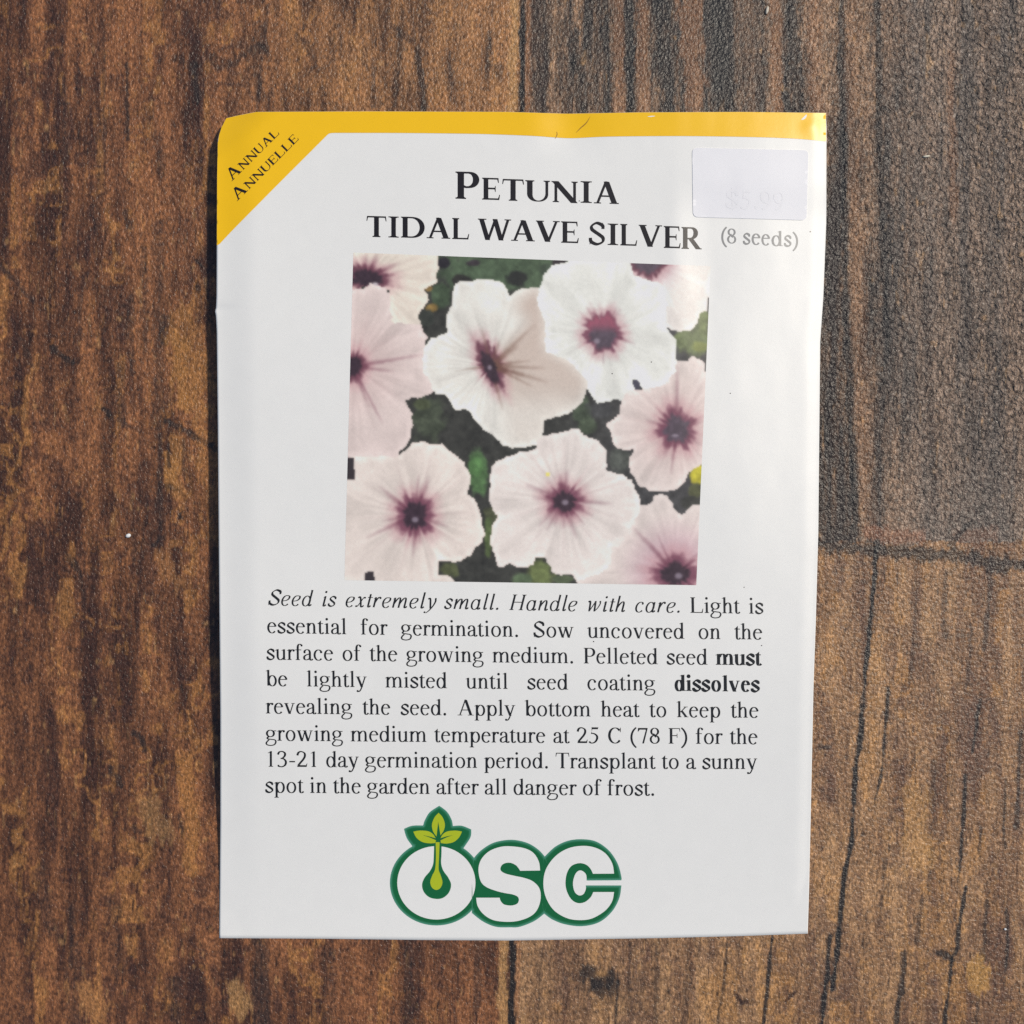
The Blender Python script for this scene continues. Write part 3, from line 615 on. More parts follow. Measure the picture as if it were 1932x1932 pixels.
def place(items, name, mat, parent, lift, label=None):
    """items: list of (glyph verts in plan units, tris)."""
    V, F = [], []
    for v, t in items:
        o = len(V); V += v; F += [tuple(i + o for i in f) for f in t]
    P = on_sheet(V, lift); ob = mesh_obj(name, P, up(P, F), mat, parent)
    if label: ob['label'] = label
    return ob

def line_of(runs, x0, y0, x1, y1, em, justify=True, sag=0.0):
    """Set runs [(face, text)] on a baseline from x0,y0 to x1,y1."""
    adv = 0; sp = 0
    for f, s in runs:
        for ch in s:
            if ch == ' ': sp += 1
            else: adv += f.glyph(ch)[0]
    adv -= 60 if runs[-1][1][-1] == '.' else 15
    k = em / 1000.0; W_ = x1 - x0
    gap = (W_ - adv * k) / sp if sp else 0
    x = 0.0; out = []; dy = (y1 - y0) / W_
    for f, s in runs:
        for ch in s:
            if ch == ' ': x += gap; continue
            a, v, t = f.glyph(ch)
            out.append(([(x0 + x + p[0] * k - dy * p[1] * k, y0 + dy * (x + p[0] * k) - p[1] * k + sag * math.sin(math.pi * min(1, max(0, (x + p[0] * k) / W_)))) for p in v], t)); x += a * k
    return out

LINES = [
    ([(ITA, 'Seed is extremely small. Handle with care.'), (REG, ' Light is')], 503, 1141.5, 1440.5, 1158),
    ([(REG, 'essential for germination. Sow uncovered on the')], 503, 1194, 1438.5, 1206.5),
    ([(REG, 'surface of the growing medium. Pelleted seed '), (BOLD, 'must')], 502, 1244.5, 1436, 1255),
    ([(REG, 'be lightly misted until seed coating '), (BOLD, 'dissolves')], 501.5, 1294, 1433, 1305),
    ([(REG, 'revealing the seed. Apply bottom heat to keep the')], 501, 1346, 1431.5, 1354.2),
    ([(REG, 'growing medium temperature at 25 C (78 F) for the')], 500.5, 1397.3, 1429.7, 1404),
    ([(REG, '13-21 day germination period. Transplant to a sunny')], 500, 1446.5, 1428, 1451),
    ([(REG, 'spot in the garden after all danger of frost.')], 499.5, 1495.2, 1234.5, 1501),
]
for i, (runs, x0, y0, x1, y1) in enumerate(LINES):
    place(line_of(runs, x0, y0, x1, y1, 44.2, sag=1.2 if i < 2 else .4), 'text_line', M_BODY, packet, 15e-6)

def fit(face, ch, x0, x1, yt, yb, h=None, shear=0.0):
    """Glyph stretched to a measured box; shear follows the sheet's slight turn."""
    a, v, t = face.glyph(ch); q = np.array(v); mx0, mx1 = q[:, 0].min(), q[:, 0].max()
    kx = (x1 - x0) / (mx1 - mx0); H_ = h or face.CP; ky = (yb - yt) / H_
    return ([(x0 + (p[0] - mx0) * kx - shear * p[1] * ky * 0 + (-.03) * 0, yb - p[1] * ky + .03 * (p[0] - mx0) * kx - .03 * (x1 - x0) / 2) for p in v], t)

def title(rows, ox, oy, sc, face, name, mat, lift=16e-6):
    f = lambda x, o: (o + x / sc) / 1.5487
    return place([fit(face, ch, f(a, ox), f(b, ox), f(t, oy), f(c, oy)) for ch, a, b, t, c in rows], name, mat, packet, lift)
title([('P', 107, 347, 76, 350), ('E', 375, 556, 137, 358), ('T', 578, 797, 150, 368), ('U', 810, 1060, 163, 372), ('N', 1075, 1340, 172, 384), ('I', 1368, 1481, 171, 389), ('A', 1502, 1753, 176, 397)], 1300, 480, 3.45, PAL, 'title_word', M_TONER)
A_ = [('T', 42, 268, 315, 551), ('I', 290, 406, 319, 556), ('D', 432, 699, 324, 560), ('A', 722, 988, 335, 567), ('L', 1010, 1202, 338, 576)]
title(A_, 1060, 550, 3.864, PAL, 'title_word', M_TONER)
title([('W', 333, 668, 552, 762), ('A', 668, 906, 566, 774), ('V', 918, 1158, 570, 778), ('E', 1172, 1350, 577, 793)], 1300, 480, 3.45, PAL, 'title_word', M_TONER)
title([('S', 645, 814, 360, 588), ('I', 843, 953, 370, 594), ('L', 975, 1152, 375, 600), ('V', 1168, 1412, 385, 608), ('E', 1430, 1606, 397, 626), ('R', 1615, 1826, 408, 636)], 1540, 550, 3.578, PAL, 'title_word', M_TONER)
def seeds():
    f = lambda x, o: (o + x / 4.712) / 1.5487
    g = []
    for ch, a, b, t, c, h in [('8', 540, 666, 1165, 1370, 684), ('s', 757, 860, 1238, 1382, 460), ('e', 878, 1000, 1246, 1388, 450), ('e', 1013, 1132, 1254, 1396, 450), ('d', 1152, 1306, 1200, 1406, 683), ('s', 1322, 1426, 1268, 1412, 460)]:
        g.append(fit(PALR, ch, f(a, 2010), f(b, 2010), f(t, 420), f(c, 420), h))
    for ch, a, b, t, c in [('(', 460, 540, 1140, 1430), (')', 1440, 1518, 1208, 1482)]:
        aa, v, tr = PALR.glyph(ch); q = np.array(v); m0, m1 = q.min(0), q.max(0)
        g.append(([(f(a + (p[0] - m0[0]) / (m1[0] - m0[0]) * (b - a), 2010), f(c - (p[1] - m0[1]) / (m1[1] - m0[1]) * (c - t), 420)) for p in v], tr))
    place(g, 'seed_count', M_GLARED, packet, 15e-6)
seeds()

def slanted(word, x0, y0, x1, y1, big, small, name):
    """Small-capital word along a slanted baseline."""
    L_ = math.hypot(x1 - x0, y1 - y0); ux, uy = (x1 - x0) / L_, (y1 - y0) / L_
    ad = []; 
    for i, ch in enumerate(word):
        a, v, t = PALR.glyph(ch); k = (big if i == 0 else small) / PALR.CP; q = np.array(v); ad.append((v, t, k, q[:, 0].min(), q[:, 0].max()))
    tot = sum((m1 - m0) * k for v, t, k, m0, m1 in ad); gap = 1.9; kx = (L_ - gap * (len(word) - 1)) / tot
    x = 0; items = []
    for v, t, k, m0, m1 in ad:
        items.append(([(x0 + ux * (x + (p[0] - m0) * k * kx) + uy * p[1] * k, y0 + uy * (x + (p[0] - m0) * k * kx) - ux * p[1] * k) for p in v], t)); x += (m1 - m0) * k * kx + gap
    place(items, name, M_TONER, packet, 48e-6)
zc = lambda x, o: (o + x / 6.44) / 1.5487
slanted('ANNUAL', zc(500, 600), zc(1480, 300), zc(1400, 600), zc(585, 300), 21.5, 15.5, 'corner_word')
slanted('ANNUELLE', zc(600, 600), zc(1855, 300), zc(1765, 600), zc(690, 300), 21.5, 15.5, 'corner_word')

# ------------------------------------------------------------------ printed photograph of flowers
FL = {
 'a': [(80,50),(524,70),(515,140),(505,175),(513,205),(497,228),(447,252),(470,280),(478,305),(460,325),(440,350),(420,380),(430,430),(300,430),(276,400),(272,250),(250,240),(150,235),(70,252)],
 'b': [(70,252),(140,250),(180,222),(215,232),(262,240),(275,330),(280,410),(350,430),(432,430),(445,470),(465,495),(440,580),(445,660),(490,740),(490,770),(470,790),(400,800),(345,808),(365,830),(385,880),(393,940),(375,1000),(340,1060),(300,1095),(90,1090),(40,1095)],
 'c': [(600,225),(625,210),(700,205),(720,200),(790,203),(840,220),(870,250),(880,290),(900,262),(950,240),(1030,240),(1020,330),(1055,420),(1055,560),(1160,600),(1220,660),(1265,700),(1265,780),(1250,815),(1190,870),(1110,900),(1055,905),(1050,960),(1035,1000),(1005,1040),(930,1045),(885,1055),(840,1040),(800,990),(740,950),(700,910),(680,870),(660,858),(610,860),(580,820),(550,785),(500,775),(480,730),(445,670),(440,610),(450,560),(480,500),(520,480),(565,475),(555,430),(565,380),(590,330),(595,270)],
 'd': [(1150,115),(1200,95),(1490,95),(1500,170),(1530,195),(1640,215),(1670,320),(1645,425),(1680,465),(1715,510),(1722,560),(1720,610),(1710,660),(1680,710),(1620,750),(1560,755),(1535,735),(1520,710),(1502,705),(1500,752),(1475,760),(1450,805),(1390,815),(1320,820),(1290,790),(1275,770),(1265,700),(1220,660),(1160,600),(1055,560),(1055,420),(1020,330),(1030,240),(1050,180),(1090,130)],
 'e': [(1490,90),(1910,120),(1872,370),(1840,370),(1830,420),(1790,455),(1720,465),(1690,460),(1650,425),(1670,320),(1640,215),(1530,195),(1500,170)],
 'f': [(1720,610),(1770,615),(1800,590),(1830,595),(1870,620),(1860,1130),(1800,1160),(1770,1190),(1760,1230),(1720,1255),(1640,1272),(1580,1265),(1530,1235),(1490,1180),(1478,1120),(1490,1080),(1505,1060),(1440,1063),(1410,1055),(1395,1000),(1380,960),(1362,935),(1385,920),(1430,880),(1450,800),(1475,760),(1540,755),(1620,750),(1680,710),(1710,660)],
 'g': [(30,1095),(300,1095),(330,1090),(345,1065),(385,1025),(430,1020),(480,1030),(545,1030),(570,1060),(610,1090),(650,1120),(665,1160),(682,1190),(678,1230),(668,1260),(660,1280),(690,1300),(715,1330),(728,1380),(735,1440),(755,1490),(740,1520),(710,1550),(680,1590),(640,1615),(600,1625),(530,1620),(520,1610),(515,1690),(560,1695),(600,1710),(600,1760),(200,1760),(20,1760)],
 'h': [(785,1140),(840,1110),(880,1090),(930,1065),(1000,1060),(1010,1055),(1015,1020),(1035,990),(1080,980),(1150,970),(1190,955),(1225,958),(1250,985),(1300,1000),(1340,1030),(1365,1060),(1370,1100),(1368,1160),(1400,1170),(1450,1185),(1490,1215),(1510,1250),(1530,1290),(1535,1340),(1520,1400),(1490,1450),(1440,1510),(1390,1545),(1385,1640),(1340,1680),(1270,1700),(1220,1725),(1200,1690),(1140,1690),(1095,1680),(1080,1650),(1060,1605),(1010,1605),(1000,1640),(960,1650),(900,1645),(875,1635),(840,1650),(815,1645),(810,1610),(790,1560),(780,1500),(790,1440),(820,1390),(790,1360),(770,1310),(775,1250),(780,1200)],
 'i': [(1535,1340),(1590,1330),(1600,1300),(1640,1285),(1680,1300),(1700,1335),(1725,1370),(1745,1395),(1775,1360),(1810,1340),(1860,1330),(1840,1780),(1200,1780),(1220,1725),(1270,1700),(1340,1680),(1385,1640),(1390,1545),(1440,1510),(1490,1450),(1520,1400)],
}
PETAL = {'a': (222,211,197), 'b': (214,198,192), 'c': (226,223,214), 'd': (226,226,218), 'e': (226,219,212), 'f': (218,205,198), 'g': (222,210,201), 'h': (224,214,207), 'i': (214,202,195)}
# throat: centre, dark half sizes, turn, halo reach, rays, pale spot
THROAT = {
 'a': ((160,195), (92,50), 8, 1.9, [(150,70,14),(215,70,12),(330,110,8)], (200,228,22,16)),
 'b': ((88,640), (50,62), 0, 1.9, [(450,578,7),(300,665,6),(175,850,7),(240,930,5)], None),
 'c': ((785,635), (46,108), -24, 1.75, [(1010,425,9),(930,530,8),(985,610,7),(1060,650,7),(1080,722,8),(960,690,8),(1000,745,6),(845,865,6),(735,440,6),(830,500,6),(600,665,4)], (778,645,14,16)),
 'd': ((1352,470), (84,86), 0, 1.4, [(1260,330,4),(1300,340,5),(1420,340,6),(1520,530,5),(1440,345,5),(1350,640,3)], (1318,512,20,18)),
 'e': ((1575,105), (84,82), 0, 1.35, [(1505,215,6)], None),
 'f': ((1722,955), (74,84), 0, 1.75, [(1722,625,8),(1560,908,8),(1860,912,10),(1650,1095,9),(1690,1190,5),(1850,1040,8),(1610,840,5)], (1712,988,22,10)),
 'g': ((402,1390), (76,78), 0, 1.85, [(215,1240,9),(475,1190,9),(390,1610,7),(150,1505,8),(575,1448,8),(340,1250,6),(440,1220,6),(230,1420,6),(330,1530,7),(430,1540,7),(420,1180,5)], (402,1412,22,18)),
 'h': ((1152,1315), (66,60), 0, 2.1, [(950,1230,8),(985,1300,8),(1172,1150,8),(1130,1180,7),(1400,1332,7),(1020,1450,9),(1060,1470,7),(1100,1450,7),(1150,1460,8),(1215,1510,9),(1300,1395,7),(1260,1440,5)], (1158,1325,22,18)),
 'i': ((1712,1685), (84,70), 0, 2.0, [(1490,1440,8),(1560,1500,6),(1590,1640,7),(1840,1570,7),(1620,1480,5)], (1730,1695,25,20)),
}
LEAFS = [(860,130,350,115,(80,100,72)),(545,118,30,24,(48,44,50)),(695,118,34,14,(66,58,62)),(790,88,60,9,(50,55,42)),(910,195,48,34,(46,48,44)),(635,205,44,24,(52,50,46)),(1080,150,46,30,(66,80,62)),(1130,118,36,18,(60,52,54)),
 (530,280,44,60,(74,92,66)),(487,345,30,22,(150,118,58)),(470,245,20,14,(140,110,58)),(462,395,34,36,(66,70,62)),(470,905,80,100,(74,82,64)),(440,830,40,24,(84,92,62)),(1240,860,40,66,(76,88,68)),(1270,940,44,40,(80,92,70)),
 (720,1180,46,100,(86,124,72)),(705,1145,34,40,(88,134,72)),(785,1390,34,40,(82,86,58)),(772,1500,20,90,(92,110,62)),(575,1668,44,34,(92,98,62)),(1030,1690,62,74,(118,132,74)),(940,1712,50,30,(92,112,78)),(1150,1712,50,18,(90,104,72)),
 (1810,510,90,70,(112,126,78)),(1855,410,26,70,(128,142,84)),(1840,540,40,26,(140,150,70)),(1832,1188,38,46,(202,190,40)),(1815,1265,34,36,(96,98,62)),(1430,1110,46,56,(88,92,84)),(1330,860,60,40,(74,74,74)),(1810,1330,60,30,(66,66,60)),(1520,725,22,28,(78,76,92))]
QUAD = [(90.5, 65.5), (1891, 134), (1819, 1742), (45.5, 1716.5)]

def paint_photo():
    nu, nv = 278, 254
    u = (np.arange(nu) + .5) / nu; v = (np.arange(nv) + .5) / nv
    U, V_ = np.meshgrid(u, v)
    q = np.array(QUAD)
    def zc_(U, V_): return [((1-U)*(1-V_)*q[0][k] + U*(1-V_)*q[1][k] + U*V_*q[2][k] + (1-U)*V_*q[3][k]) for k in (0, 1)]
    X, Y = zc_(U, V_)
    Xs, Ys = np.floor(X / 13) * 13 + 6.5, np.floor(Y / 13) * 13 + 6.5      # the print's own coarse picture dots
    Xw, Yw = X * .75 + Xs * .25, Y * .75 + Ys * .25
    Xw, Yw = Xw + 14 * (vn(X / 30, Y / 30, 5) - .5), Yw + 14 * (vn(X / 30, Y / 30, 6) - .5)
    def soft(a, r):
        a = a.astype(float)
        for ax_ in (0, 1):
            c_ = np.cumsum(np.pad(a, [(r + 1, r) if i == ax_ else (0, 0) for i in (0, 1)], 'edge'), ax_)
            n_ = a.shape[ax_]; hi = np.take(c_, range(2 * r + 1, 2 * r + 1 + n_), ax_); lo = np.take(c_, range(0, n_), ax_); a = (hi - lo) / (2 * r + 1)
        return a
    def edge_d(poly):
        c = np.array(poly, float); dm = np.full(X.shape, 1e9)
        for a, b in zip(c, np.roll(c, -1, 0)):
            d = b - a; tt = np.clip(((X - a[0]) * d[0] + (Y - a[1]) * d[1]) / (d @ d + 1e-9), 0, 1); dm = np.minimum(dm, np.hypot(X - a[0] - tt * d[0], Y - a[1] - tt * d[1]))
        return dm
    mixc = lambda a, b, t: a * (1 - t[..., None]) + np.asarray(b, float) * t[..., None]
    col = np.ones(X.shape + (3,)) * np.array((58, 58, 53.))
    col = mixc(col, (76, 74, 78), .6 * sst(1000, 1700, X))  # darks greyer to the right: glare on the packet put into the ink
    for cx, cy, rx, ry, c in LEAFS:
        d = ((X - cx) / rx) ** 2 + ((Y - cy) / ry) ** 2 + 1.9 * (fbm(X / 36, Y / 36, int(cx), 3, .6) - .5) - .42
        col = mixc(col, np.array(c) * .94, (1 - sst(.25, 1.35, d)))
    col = col * (0.70 + .60 * fbm(X / 34, Y / 34, 8, 3, .7))[..., None]
    col = col * .8 + .2 * col.mean(-1, keepdims=True)
    reg = np.full(X.shape, '.', '<U1')
    for k, poly in FL.items():
        m = inside(Xw, Yw, poly); reg[m] = k
    for _ in range(2):
        a, b, c, d = reg.copy(), reg.copy(), reg.copy(), reg.copy()
        a[:, 1:] = reg[:, :-1]; b[:, :-1] = reg[:, 1:]; c[1:] = reg[:-1]; d[:-1] = reg[1:]
        cnt = sum((q_ != '.').astype(int) for q_ in (a, b, c, d))
        fix = (reg == '.') & ((cnt >= 3) | ((a != '.') & (b != '.') & (a != b)) | ((c != '.') & (d != '.') & (c != d) & ((X < 320) | ((X > 1600) & (Y < 480)))) | ((reg == '.') & (X > 1600) & (X < 1700) & (Y > 180) & (Y < 425)))
        reg[fix] = np.where(a != '.', a, np.where(b != '.', b, np.where(c != '.', c, d)))[fix]
    for k, (ctr, (rx, ry), rot, halo, rays, spot) in THROAT.items():
        m = reg == k
        if not m.any(): continue
        base = np.ones(X.shape + (3,)) * np.array(PETAL[k], float)
        base *= (1 + .05 * (fbm(X / 110, Y / 110, ord(k), 3) - .5) * 2)[..., None]
        ang = np.arctan2(Y - ctr[1], X - ctr[0]); rad = np.hypot(X - ctr[0], Y - ctr[1])
        # petal folds: five soft creases and fine veins
        fold = np.cos(ang * 5 + ord(k)); vein = vn(ang * 14 + 50, rad / 260, ord(k) + 7)
        ed = edge_d(FL[k]); ruf = vn(ang * 16 + 9, ed / 40, ord(k) + 31)
        base *= (1 - .06 * np.clip(fold, 0, 1) ** 4 * sst(90, 330, rad) - (.08 if k in 'de' else .13) * (vein - .55) * sst(430, 90, rad) + .05 * sst(40, 6, ed) - .07 * (ruf - .5) * sst(130, 20, ed) - .05 * sst(60, 150, ed) * sst(420, 100, rad))[..., None]
        thin = sum(np.exp(-((((ang - a_) + np.pi) % (2 * np.pi) - np.pi) * rad / 7) ** 2) for a_ in np.arange(10) * .628 + ord(k))
        base = mixc(base, np.array(PETAL[k]) * (.84, .78, .80), (.10 if k in 'cde' else .24) * np.clip(thin, 0, 1) * sst(380, 110, rad))
        if k == 'c':
            shade = inside(X, Y, [(990,250),(1040,240),(1060,430),(1060,560),(1160,600),(1270,700),(1255,820),(1120,910),(1010,1040),(890,1045),(860,900),(830,760),(800,640),(820,560),(980,420),(900,330)])
            shade = soft(shade, 7)
            base = mixc(base, (198, 182, 170), shade * (.75 + .25 * sst(900, 500, Y)) * (1 - .55 * sst(720, 900, Y)))
        if k in 'bf': base = mixc(base, (205, 178, 174), .5 * sst(330, 60, rad))
        if k == 'i': base = mixc(base, (196, 160, 170), .75 * sst(330, 80, rad))
        if k == 'e': base = mixc(base, (216, 198, 198), .7 * sst(230, 100, rad))
        cr, sr = math.cos(math.radians(rot)), math.sin(math.radians(rot))
        lx, ly = (X - ctr[0]) * cr + (Y - ctr[1]) * sr, -(X - ctr[0]) * sr + (Y - ctr[1]) * cr
        jag = (.36 if k in 'de' else .52) * (vn(ang * 6.5 + 20, rad * 0, ord(k)) - .5) + .22 * (vn(X / 16, Y / 16, ord(k) + 3) - .5)
        d = np.hypot(lx / rx, ly / ry) + jag
        purple = np.array((116, 70, 86.)) if k in 'dfghi' else np.array((104, 64, 76.))
        base = mixc(base, (190, 146, 150), .75 * (1 - sst(1.0, halo + .55, d)))
        base = mixc(base, purple, .93 * (1 - sst(.95, (1 + halo) / 2 + .1, d)))
        for (tx, ty, wd) in rays:
            dx, dy = tx - ctr[0], ty - ctr[1]; L2 = dx * dx + dy * dy
            t = np.clip(((X - ctr[0]) * dx + (Y - ctr[1]) * dy) / L2, 0, 1)
            dist = np.hypot(X - ctr[0] - t * dx, Y - ctr[1] - t * dy) + 5 * (vn(X / 20, Y / 20, 77) - .5)
            wgt = .62 * (1 - t) ** .6 * np.exp(-(dist / (wd * (1.5 - .7 * t) + 2)) ** 2)
            base = mixc(base, (116, 70, 84) if k != 'c' else (112, 82, 70), wgt)
        dk = np.array((58, 46, 54.)) + (np.array((26, 28, 30.)) if k in 'def' else 0)
        off = np.array((0, .12 if k in 'dh' else 0))
        d2 = np.hypot(lx / rx, ly / ry - off[1]) + jag * .6
        if k == 'c': d2 = np.hypot((lx + 10) / (rx * .8), (ly - 12) / ry) + jag * .6
        base = mixc(base, dk, .95 * (1 - sst(.64, .98, d2)))
        base = base * (1 + .22 * (vn(X / 15, Y / 15, 3) - .5) * (1 - sst(.8, 1.1, d2)))[..., None]
        if k == 'd': base = mixc(base, (156, 86, 104), .8 * (1 - sst(.8, 1.15, d)) * sst(.1, -.6, ly / ry))
        if spot:
            ds = np.hypot((X - spot[0]) / spot[2], (Y - spot[1]) / spot[3])
            base = mixc(base, (206, 196, 200) if k == 'a' else (150, 138, 150), (.9 if k == 'a' else .75) * (1 - sst(.4, 1.1, ds)))
        col[m] = base[m]
    # dark rim of some edges and the two dark gaps at the left border
    for x0, y0, x1, y1 in [(40, 1098, 96, 1212), (146, 1676, 196, 1750)]:
        m = (X > x0) & (X < x1) & (Y > y0) & (Y < y1); col[m] = (58, 52, 54); reg[m] = '.'
    m = np.hypot((X - 1070) / 10, (Y - 1184) / 12) < 1.0; col[m] = (236, 214, 120)
    g = hash2(np.arange(nu)[None, :] + 0 * np.arange(nv)[:, None], np.arange(nv)[:, None] + 0 * np.arange(nu)[None, :], 5)
    col = np.clip(col * (1 + .05 * (g[..., None] - .5)), 0, 255)
    for c_ in range(3): col[..., c_] = .55 * col[..., c_] + .45 * soft(col[..., c_], 1)
    lc = np.clip(lin(col) * 1.10, 0, .82)
    # 2x sheet with slightly softened steps
    big = np.repeat(np.repeat(lc, 2, 0), 2, 1); rg = np.repeat(np.repeat(reg, 2, 0), 2, 1)
    pad = np.pad(big, ((1, 1), (1, 1), (0, 0)), 'edge')
    vcol = (pad[:-1, :-1] + pad[1:, :-1] + pad[:-1, 1:] + pad[1:, 1:]) / 4
    NU, NV = nu * 2, nv * 2
    Ug, Vg = np.meshgrid(np.arange(NU + 1) / NU, np.arange(NV + 1) / NV)
    ZX, ZY = zc_(Ug, Vg)
    PX, PY = (980 + ZX / 1.725) / 1.5487, (700 + ZY / 1.725) / 1.5487
    P = W(PX, PY, H(PX, PY) + 11e-6).reshape(-1, 3); vc = vcol.reshape(-1, 3)
    idx = np.arange((NU + 1) * (NV + 1)).reshape(NV + 1, NU + 1)
    photo = bpy.data.objects.new('flower_photo', None); C.objects.link(photo); photo.parent = packet
    photo['label'] = 'square colour print of white and pink petunias'
    LAB = {'a': 'cream flower cut by the top left corner', 'b': 'pink flower cut by the left border', 'c': 'white flower with beige right half', 'd': 'pure white flower near the top', 'e': 'flower cut by the top right corner', 'f': 'pink flower at the right border', 'g': 'pale pink flower bottom left', 'h': 'pale pink flower bottom middle', 'i': 'pink flower cut by the bottom right corner'}
    for k in sorted(set(rg.ravel())):
        jj, ii = np.where(rg == k)
        f = np.stack([idx[jj, ii], idx[jj + 1, ii], idx[jj + 1, ii + 1], idx[jj, ii + 1]], -1)
        us, inv = np.unique(f, return_inverse=True)
        ob = mesh_obj('foliage' if k == '.' else 'petunia_flower', P[us], inv.reshape(f.shape), M_PRINT, photo, vc[us])
        if k in LAB: ob['label'] = LAB[k]
paint_photo()

# ------------------------------------------------------------------ emblem
def LG(pts): return [((1080 + p[0] / 2.415) / 1.5487, (2320 + p[1] / 2.415) / 1.5487) for p in pts]
emblem = bpy.data.objects.new('emblem', None); C.objects.link(emblem); emblem.parent = packet
emblem['label'] = 'green OSC emblem with a sprouting seed in the O'
GD, GL = np.array((.008, .125, .042)), np.array((.075, .28, .19))
def ink(name, polys, lift, grade=None, rim=0, step=7.0, light=GL):
    """Printed green; grade = contour polygons whose rim prints lighter."""
    P = [LG(p) for p in polys]; q = np.array([p for poly in P for p in poly]); x0, y0 = q.min(0); x1, y1 = q.max(0)
    st = step / 3.74
    gx, gy = np.meshgrid(np.arange(x0 + st / 2, x1, st), np.arange(y0 + st / 2, y1, st)); m = np.zeros(gx.shape, bool)
    for poly in P: m |= inside(gx, gy, poly)
    v, f = union_tris(P, [(float(a), float(b)) for a, b in zip(gx[m], gy[m])])
    va = np.array(v); t = np.zeros(len(v))
    for cont in grade or []:
        c = np.array(LG(cont)); dm = np.full(len(v), 1e9)
        for a, b in zip(c, np.roll(c, -1, 0)):
            mid = (a + b) / 2
            if any(inside(mid[:1], mid[1:], LG(o2))[0] for o2 in grade if o2 is not cont): continue
            d = b - a; tt = np.clip(((va - a) @ d) / (d @ d + 1e-9), 0, 1); dm = np.minimum(dm, np.hypot(*(va - a - tt[:, None] * d).T))
        t = np.maximum(t, 1 - sst(0, rim / 3.74, dm))
    Vv = on_sheet(v, lift); return mesh_obj(name, Vv, up(Vv, f), M_GREEN, emblem, GD * (1 - t[:, None]) + light * t[:, None])

O_out = ell(471, 627, 328, 301, n=72)
S_out = crom([(722, 600, 1), (735, 452, 1), (790, 395), (880, 342), (1000, 323), (1110, 344), (1190, 392), (1238, 444, 1), (1290, 640, 1), (1231, 846, 1), (1160, 898), (1060, 937), (985, 941), (890, 937), (800, 900), (722, 840, 1)], 7, True)
C_out = crom([(1235, 442, 1), (1310, 372), (1400, 330), (1500, 319), (1600, 336), (1690, 400), (1750, 490), (1776, 580), (1777, 609, 1), (1500, 611, 1), (1500, 645, 1), (1777, 645, 1), (1762, 735), (1710, 830), (1620, 905), (1500, 933), (1380, 920), (1290, 886), (1230, 843, 1), (1190, 640, 1)], 7, True)
crown = crom([(242, 246, 1), (300, 224), (378, 222, 1), (390, 185), (425, 128), (492, 83, 1), (545, 124), (578, 180), (588, 226, 1), (650, 224), (717, 250, 1), (712, 305), (668, 374, 1), (640, 420, 1), (330, 420, 1), (298, 363, 1), (262, 310)], 6, True)
ink('letter_outline', [O_out, S_out, C_out, crown], 11e-6, [O_out, S_out, C_out, crown], 22)
# white letter faces
O_in = ell(471, 627, 276, 259, n=64)
S_in = crom([(1203, 540, 1), (1195, 480), (1160, 420), (1100, 385), (1010, 370), (930, 372), (850, 400), (795, 450), (770, 510), (772, 575), (790, 626), (830, 660), (900, 686), (960, 700), (1010, 709), (1045, 725), (1053, 750), (1040, 775), (1000, 787), (950, 780), (925, 755), (918, 732, 1), (752, 732, 1), (762, 790), (800, 845), (860, 885), (930, 900), (1020, 900), (1100, 880), (1160, 845), (1195, 790), (1208, 720), (1195, 660), (1150, 615), (1090, 592), (1020, 577), (960, 562), (930, 545), (923, 525), (935, 500), (965, 486), (1000, 487), (1035, 505), (1055, 530), (1062, 542, 1)], 5, True)
C_in = crom([(1725, 562, 1), (1712, 490), (1665, 420), (1590, 378), (1500, 366), (1400, 384), (1310, 440), (1245, 530), (1226, 630), (1244, 730), (1300, 820), (1390, 875), (1480, 890), (1570, 878), (1660, 825), (1710, 760), (1725, 692, 1), (1578, 692, 1), (1560, 728), (1520, 762), (1470, 770), (1425, 745), (1393, 690), (1382, 630), (1392, 560), (1424, 508), (1480, 488), (1530, 500), (1560, 530), (1576, 563, 1)], 6, True)
C_hole = crom([(1531, 610, 1), (1528, 570), (1505, 545), (1480, 540), (1455, 560), (1438, 605), (1436, 650), (1450, 695), (1480, 716), (1510, 705), (1526, 670), (1525, 647, 1)], 6, True)
for nm, p in (('letter_face', [O_in]), ('letter_face', [S_in]), ('letter_face', [C_in]), ('letter_face', [C_hole])):
    print_shape(nm, [LG(p[0])], M_PAPER, emblem, 17e-6, 6)
drop = crom([(455, 355, 1), (508, 355, 1), (507, 430), (505, 490), (520, 540), (555, 590), (575, 640), (560, 695), (520, 732), (473, 741), (420, 728), (382, 690), (370, 640), (388, 590), (425, 545), (448, 495), (453, 430)], 6, True)
ink('seed_drop', [drop], 23e-6, [drop], 10, light=np.array((.015, .16, .06)))
center = crom([(487, 133, 1), (515, 165), (531, 212), (524, 255), (500, 292, 1), (484, 196, 1), (472, 300, 1), (447, 262), (440, 215), (458, 165)], 6, True)
lleaf = crom([(308, 266, 1), (350, 258), (410, 262), (446, 282), (466, 312, 1), (420, 300), (372, 290, 1), (420, 306), (468, 326, 1), (464, 346, 1), (420, 348), (370, 338), (330, 308)], 6, True)
rleaf = crom([(652, 265, 1), (605, 258), (550, 264), (517, 284), (500, 312, 1), (540, 300), (588, 290, 1), (540, 308), (500, 328, 1), (502, 346, 1), (545, 350), (595, 338), (632, 305)], 6, True)
stemd = crom([(466, 340, 1), (494, 340, 1), (490, 440), (487, 530), (500, 570), (514, 622), (500, 662), (470, 677), (440, 660), (428, 620), (442, 575), (462, 530), (468, 440)], 6, True)
for nm, p in (('leaf', center), ('leaf', lleaf), ('leaf', rleaf), ('shoot', stemd)):
    print_shape(nm, [LG(p)], M_LIME, emblem, 29e-6, 6)

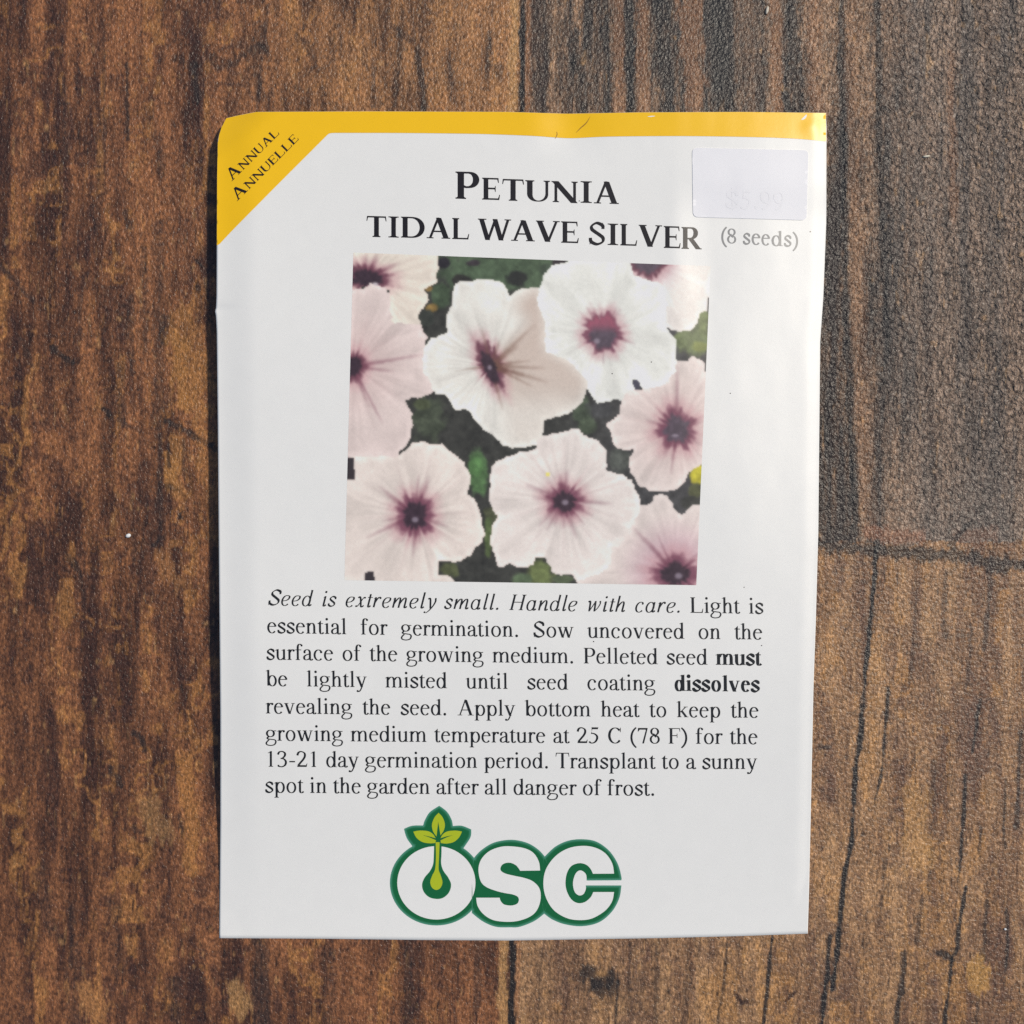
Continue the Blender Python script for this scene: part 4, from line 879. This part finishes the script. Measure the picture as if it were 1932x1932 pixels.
# ------------------------------------------------------------------ price sticker (stuck on, so a part)
def rrect(c, r, n=6):
    out = []
    for i in range(4):
        p, a, b = np.array(c[i], float), np.array(c[i - 1], float), np.array(c[(i + 1) % 4], float)
        pa = p + (a - p) / np.linalg.norm(a - p) * r; pb = p + (b - p) / np.linalg.norm(b - p) * r
        for k in range(n + 1):
            t = k / n; out.append(tuple((1 - t) ** 2 * pa + 2 * t * (1 - t) * p + t * t * pb))
    return out
ST = dense(rrect([(1306, 278.6), (1525.2, 283.4), (1521.8, 415.6), (1307.6, 409.4)], 10), 6)
def make_sticker():
    q = np.array(ST); gx, gy = np.meshgrid(np.arange(1308, 1526, 6), np.arange(280, 416, 6)); m = inside(gx, gy, ST)
    v, f = union_tris([ST], [(float(a), float(b)) for a, b in zip(gx[m], gy[m])])
    top = on_sheet(v, 68e-6); f = up(top, f)
    rim = on_sheet(ST, 68e-6); low = on_sheet(ST, 2e-6); n = len(ST); o = len(top)
    V = np.concatenate([top, rim, low]); F = list(f) + [(o + i, o + n + i, o + n + (i + 1) % n, o + (i + 1) % n) for i in range(n)]
    return mesh_obj('price_sticker', V, F, M_STICK, packet)
stk = make_sticker()
stk['label'] = 'blank looking white sticker with a faded price'
GH = Face(95, 60, 110)
gl = line_of([(GH, '$'), (GH, '5.99')], 1368, 392, 1492, 396, 50)
place(gl, 'faded_price', M_GHOST, stk, 80e-6)

# ------------------------------------------------------------------ specks printed or lying on things
for x, y, r in [(1044.6, 1492.6, 1.5), (1120.0, 1210.5, 1.3), (1545 - 16, 437, 1.4), (1229, 683, 1.2), (1155, 705, 1.2), (1404, 1108, 1.0), (1378, 742, 1.1), (1093, 379, 1.1), (1437, 1218, 1.2)]:
    print_shape('ink_speck', [ell(x, y, r, r * .85, n=10)], M_TONER, packet, 26e-6)

def crumb(name, label, x, y, ln, wd, ht, rot, col, seed):
    m, n, l, b = new_mat(name + '_surface')
    t = noise(n, l, coords(n), 9000, 2); r = n.new('ShaderNodeValToRGB')
    r.color_ramp.elements[0].color = (*[c * .8 for c in col], 1); r.color_ramp.elements[1].color = (*col, 1)
    l.new(t.outputs[0], r.inputs[0]); l.new(r.outputs[0], b.inputs['Base Color']); b.inputs['Roughness'].default_value = .5
    nu, nv = 14, 9; V = []; rng = np.random.default_rng(seed); jit = 1 + .28 * (rng.random((nv, nu)) - .5)
    for j in range(nv):
        a = math.pi * j / (nv - 1)
        for i in range(nu):
            p = 2 * math.pi * i / nu; k = jit[j, i] if 0 < j < nv - 1 else 1
            V.append((ln / 2 * math.sin(a) * math.cos(p) * k, wd / 2 * math.sin(a) * math.sin(p) * k, ht / 2 * (1 + math.cos(a))))
    F = [(j * nu + i, (j + 1) * nu + i, (j + 1) * nu + (i + 1) % nu, j * nu + (i + 1) % nu) for j in range(nv - 1) for i in range(nu)]
    o = mesh_obj(name, V, F, m); o.location = ((x - 966) * K, (966 - y) * K, 0.00002); o.rotation_euler = (0, 0, math.radians(rot))
    o['label'] = label; o['category'] = 'crumb'
crumb('crumb', 'round white crumb on the brown board left of the packet', 243, 1010.5, .00068, .00055, .0004, 20, (.85, .85, .84), 1)
crumb('wood_chip', 'pale straw chip lying across the grey boards right of the packet', 1747, 295.5, .0010, .0003, .00025, 6, (.72, .66, .52), 2)
crumb('wood_chip', 'pale upright chip on the boards above the packet', 1447, 20, .0011, .00042, .0003, 78, (.62, .56, .46), 3)
crumb('crumb', 'tiny white grain in a crack at lower right', 1896, 1752.5, .00036, .0003, .0002, 0, (.8, .8, .8), 4)
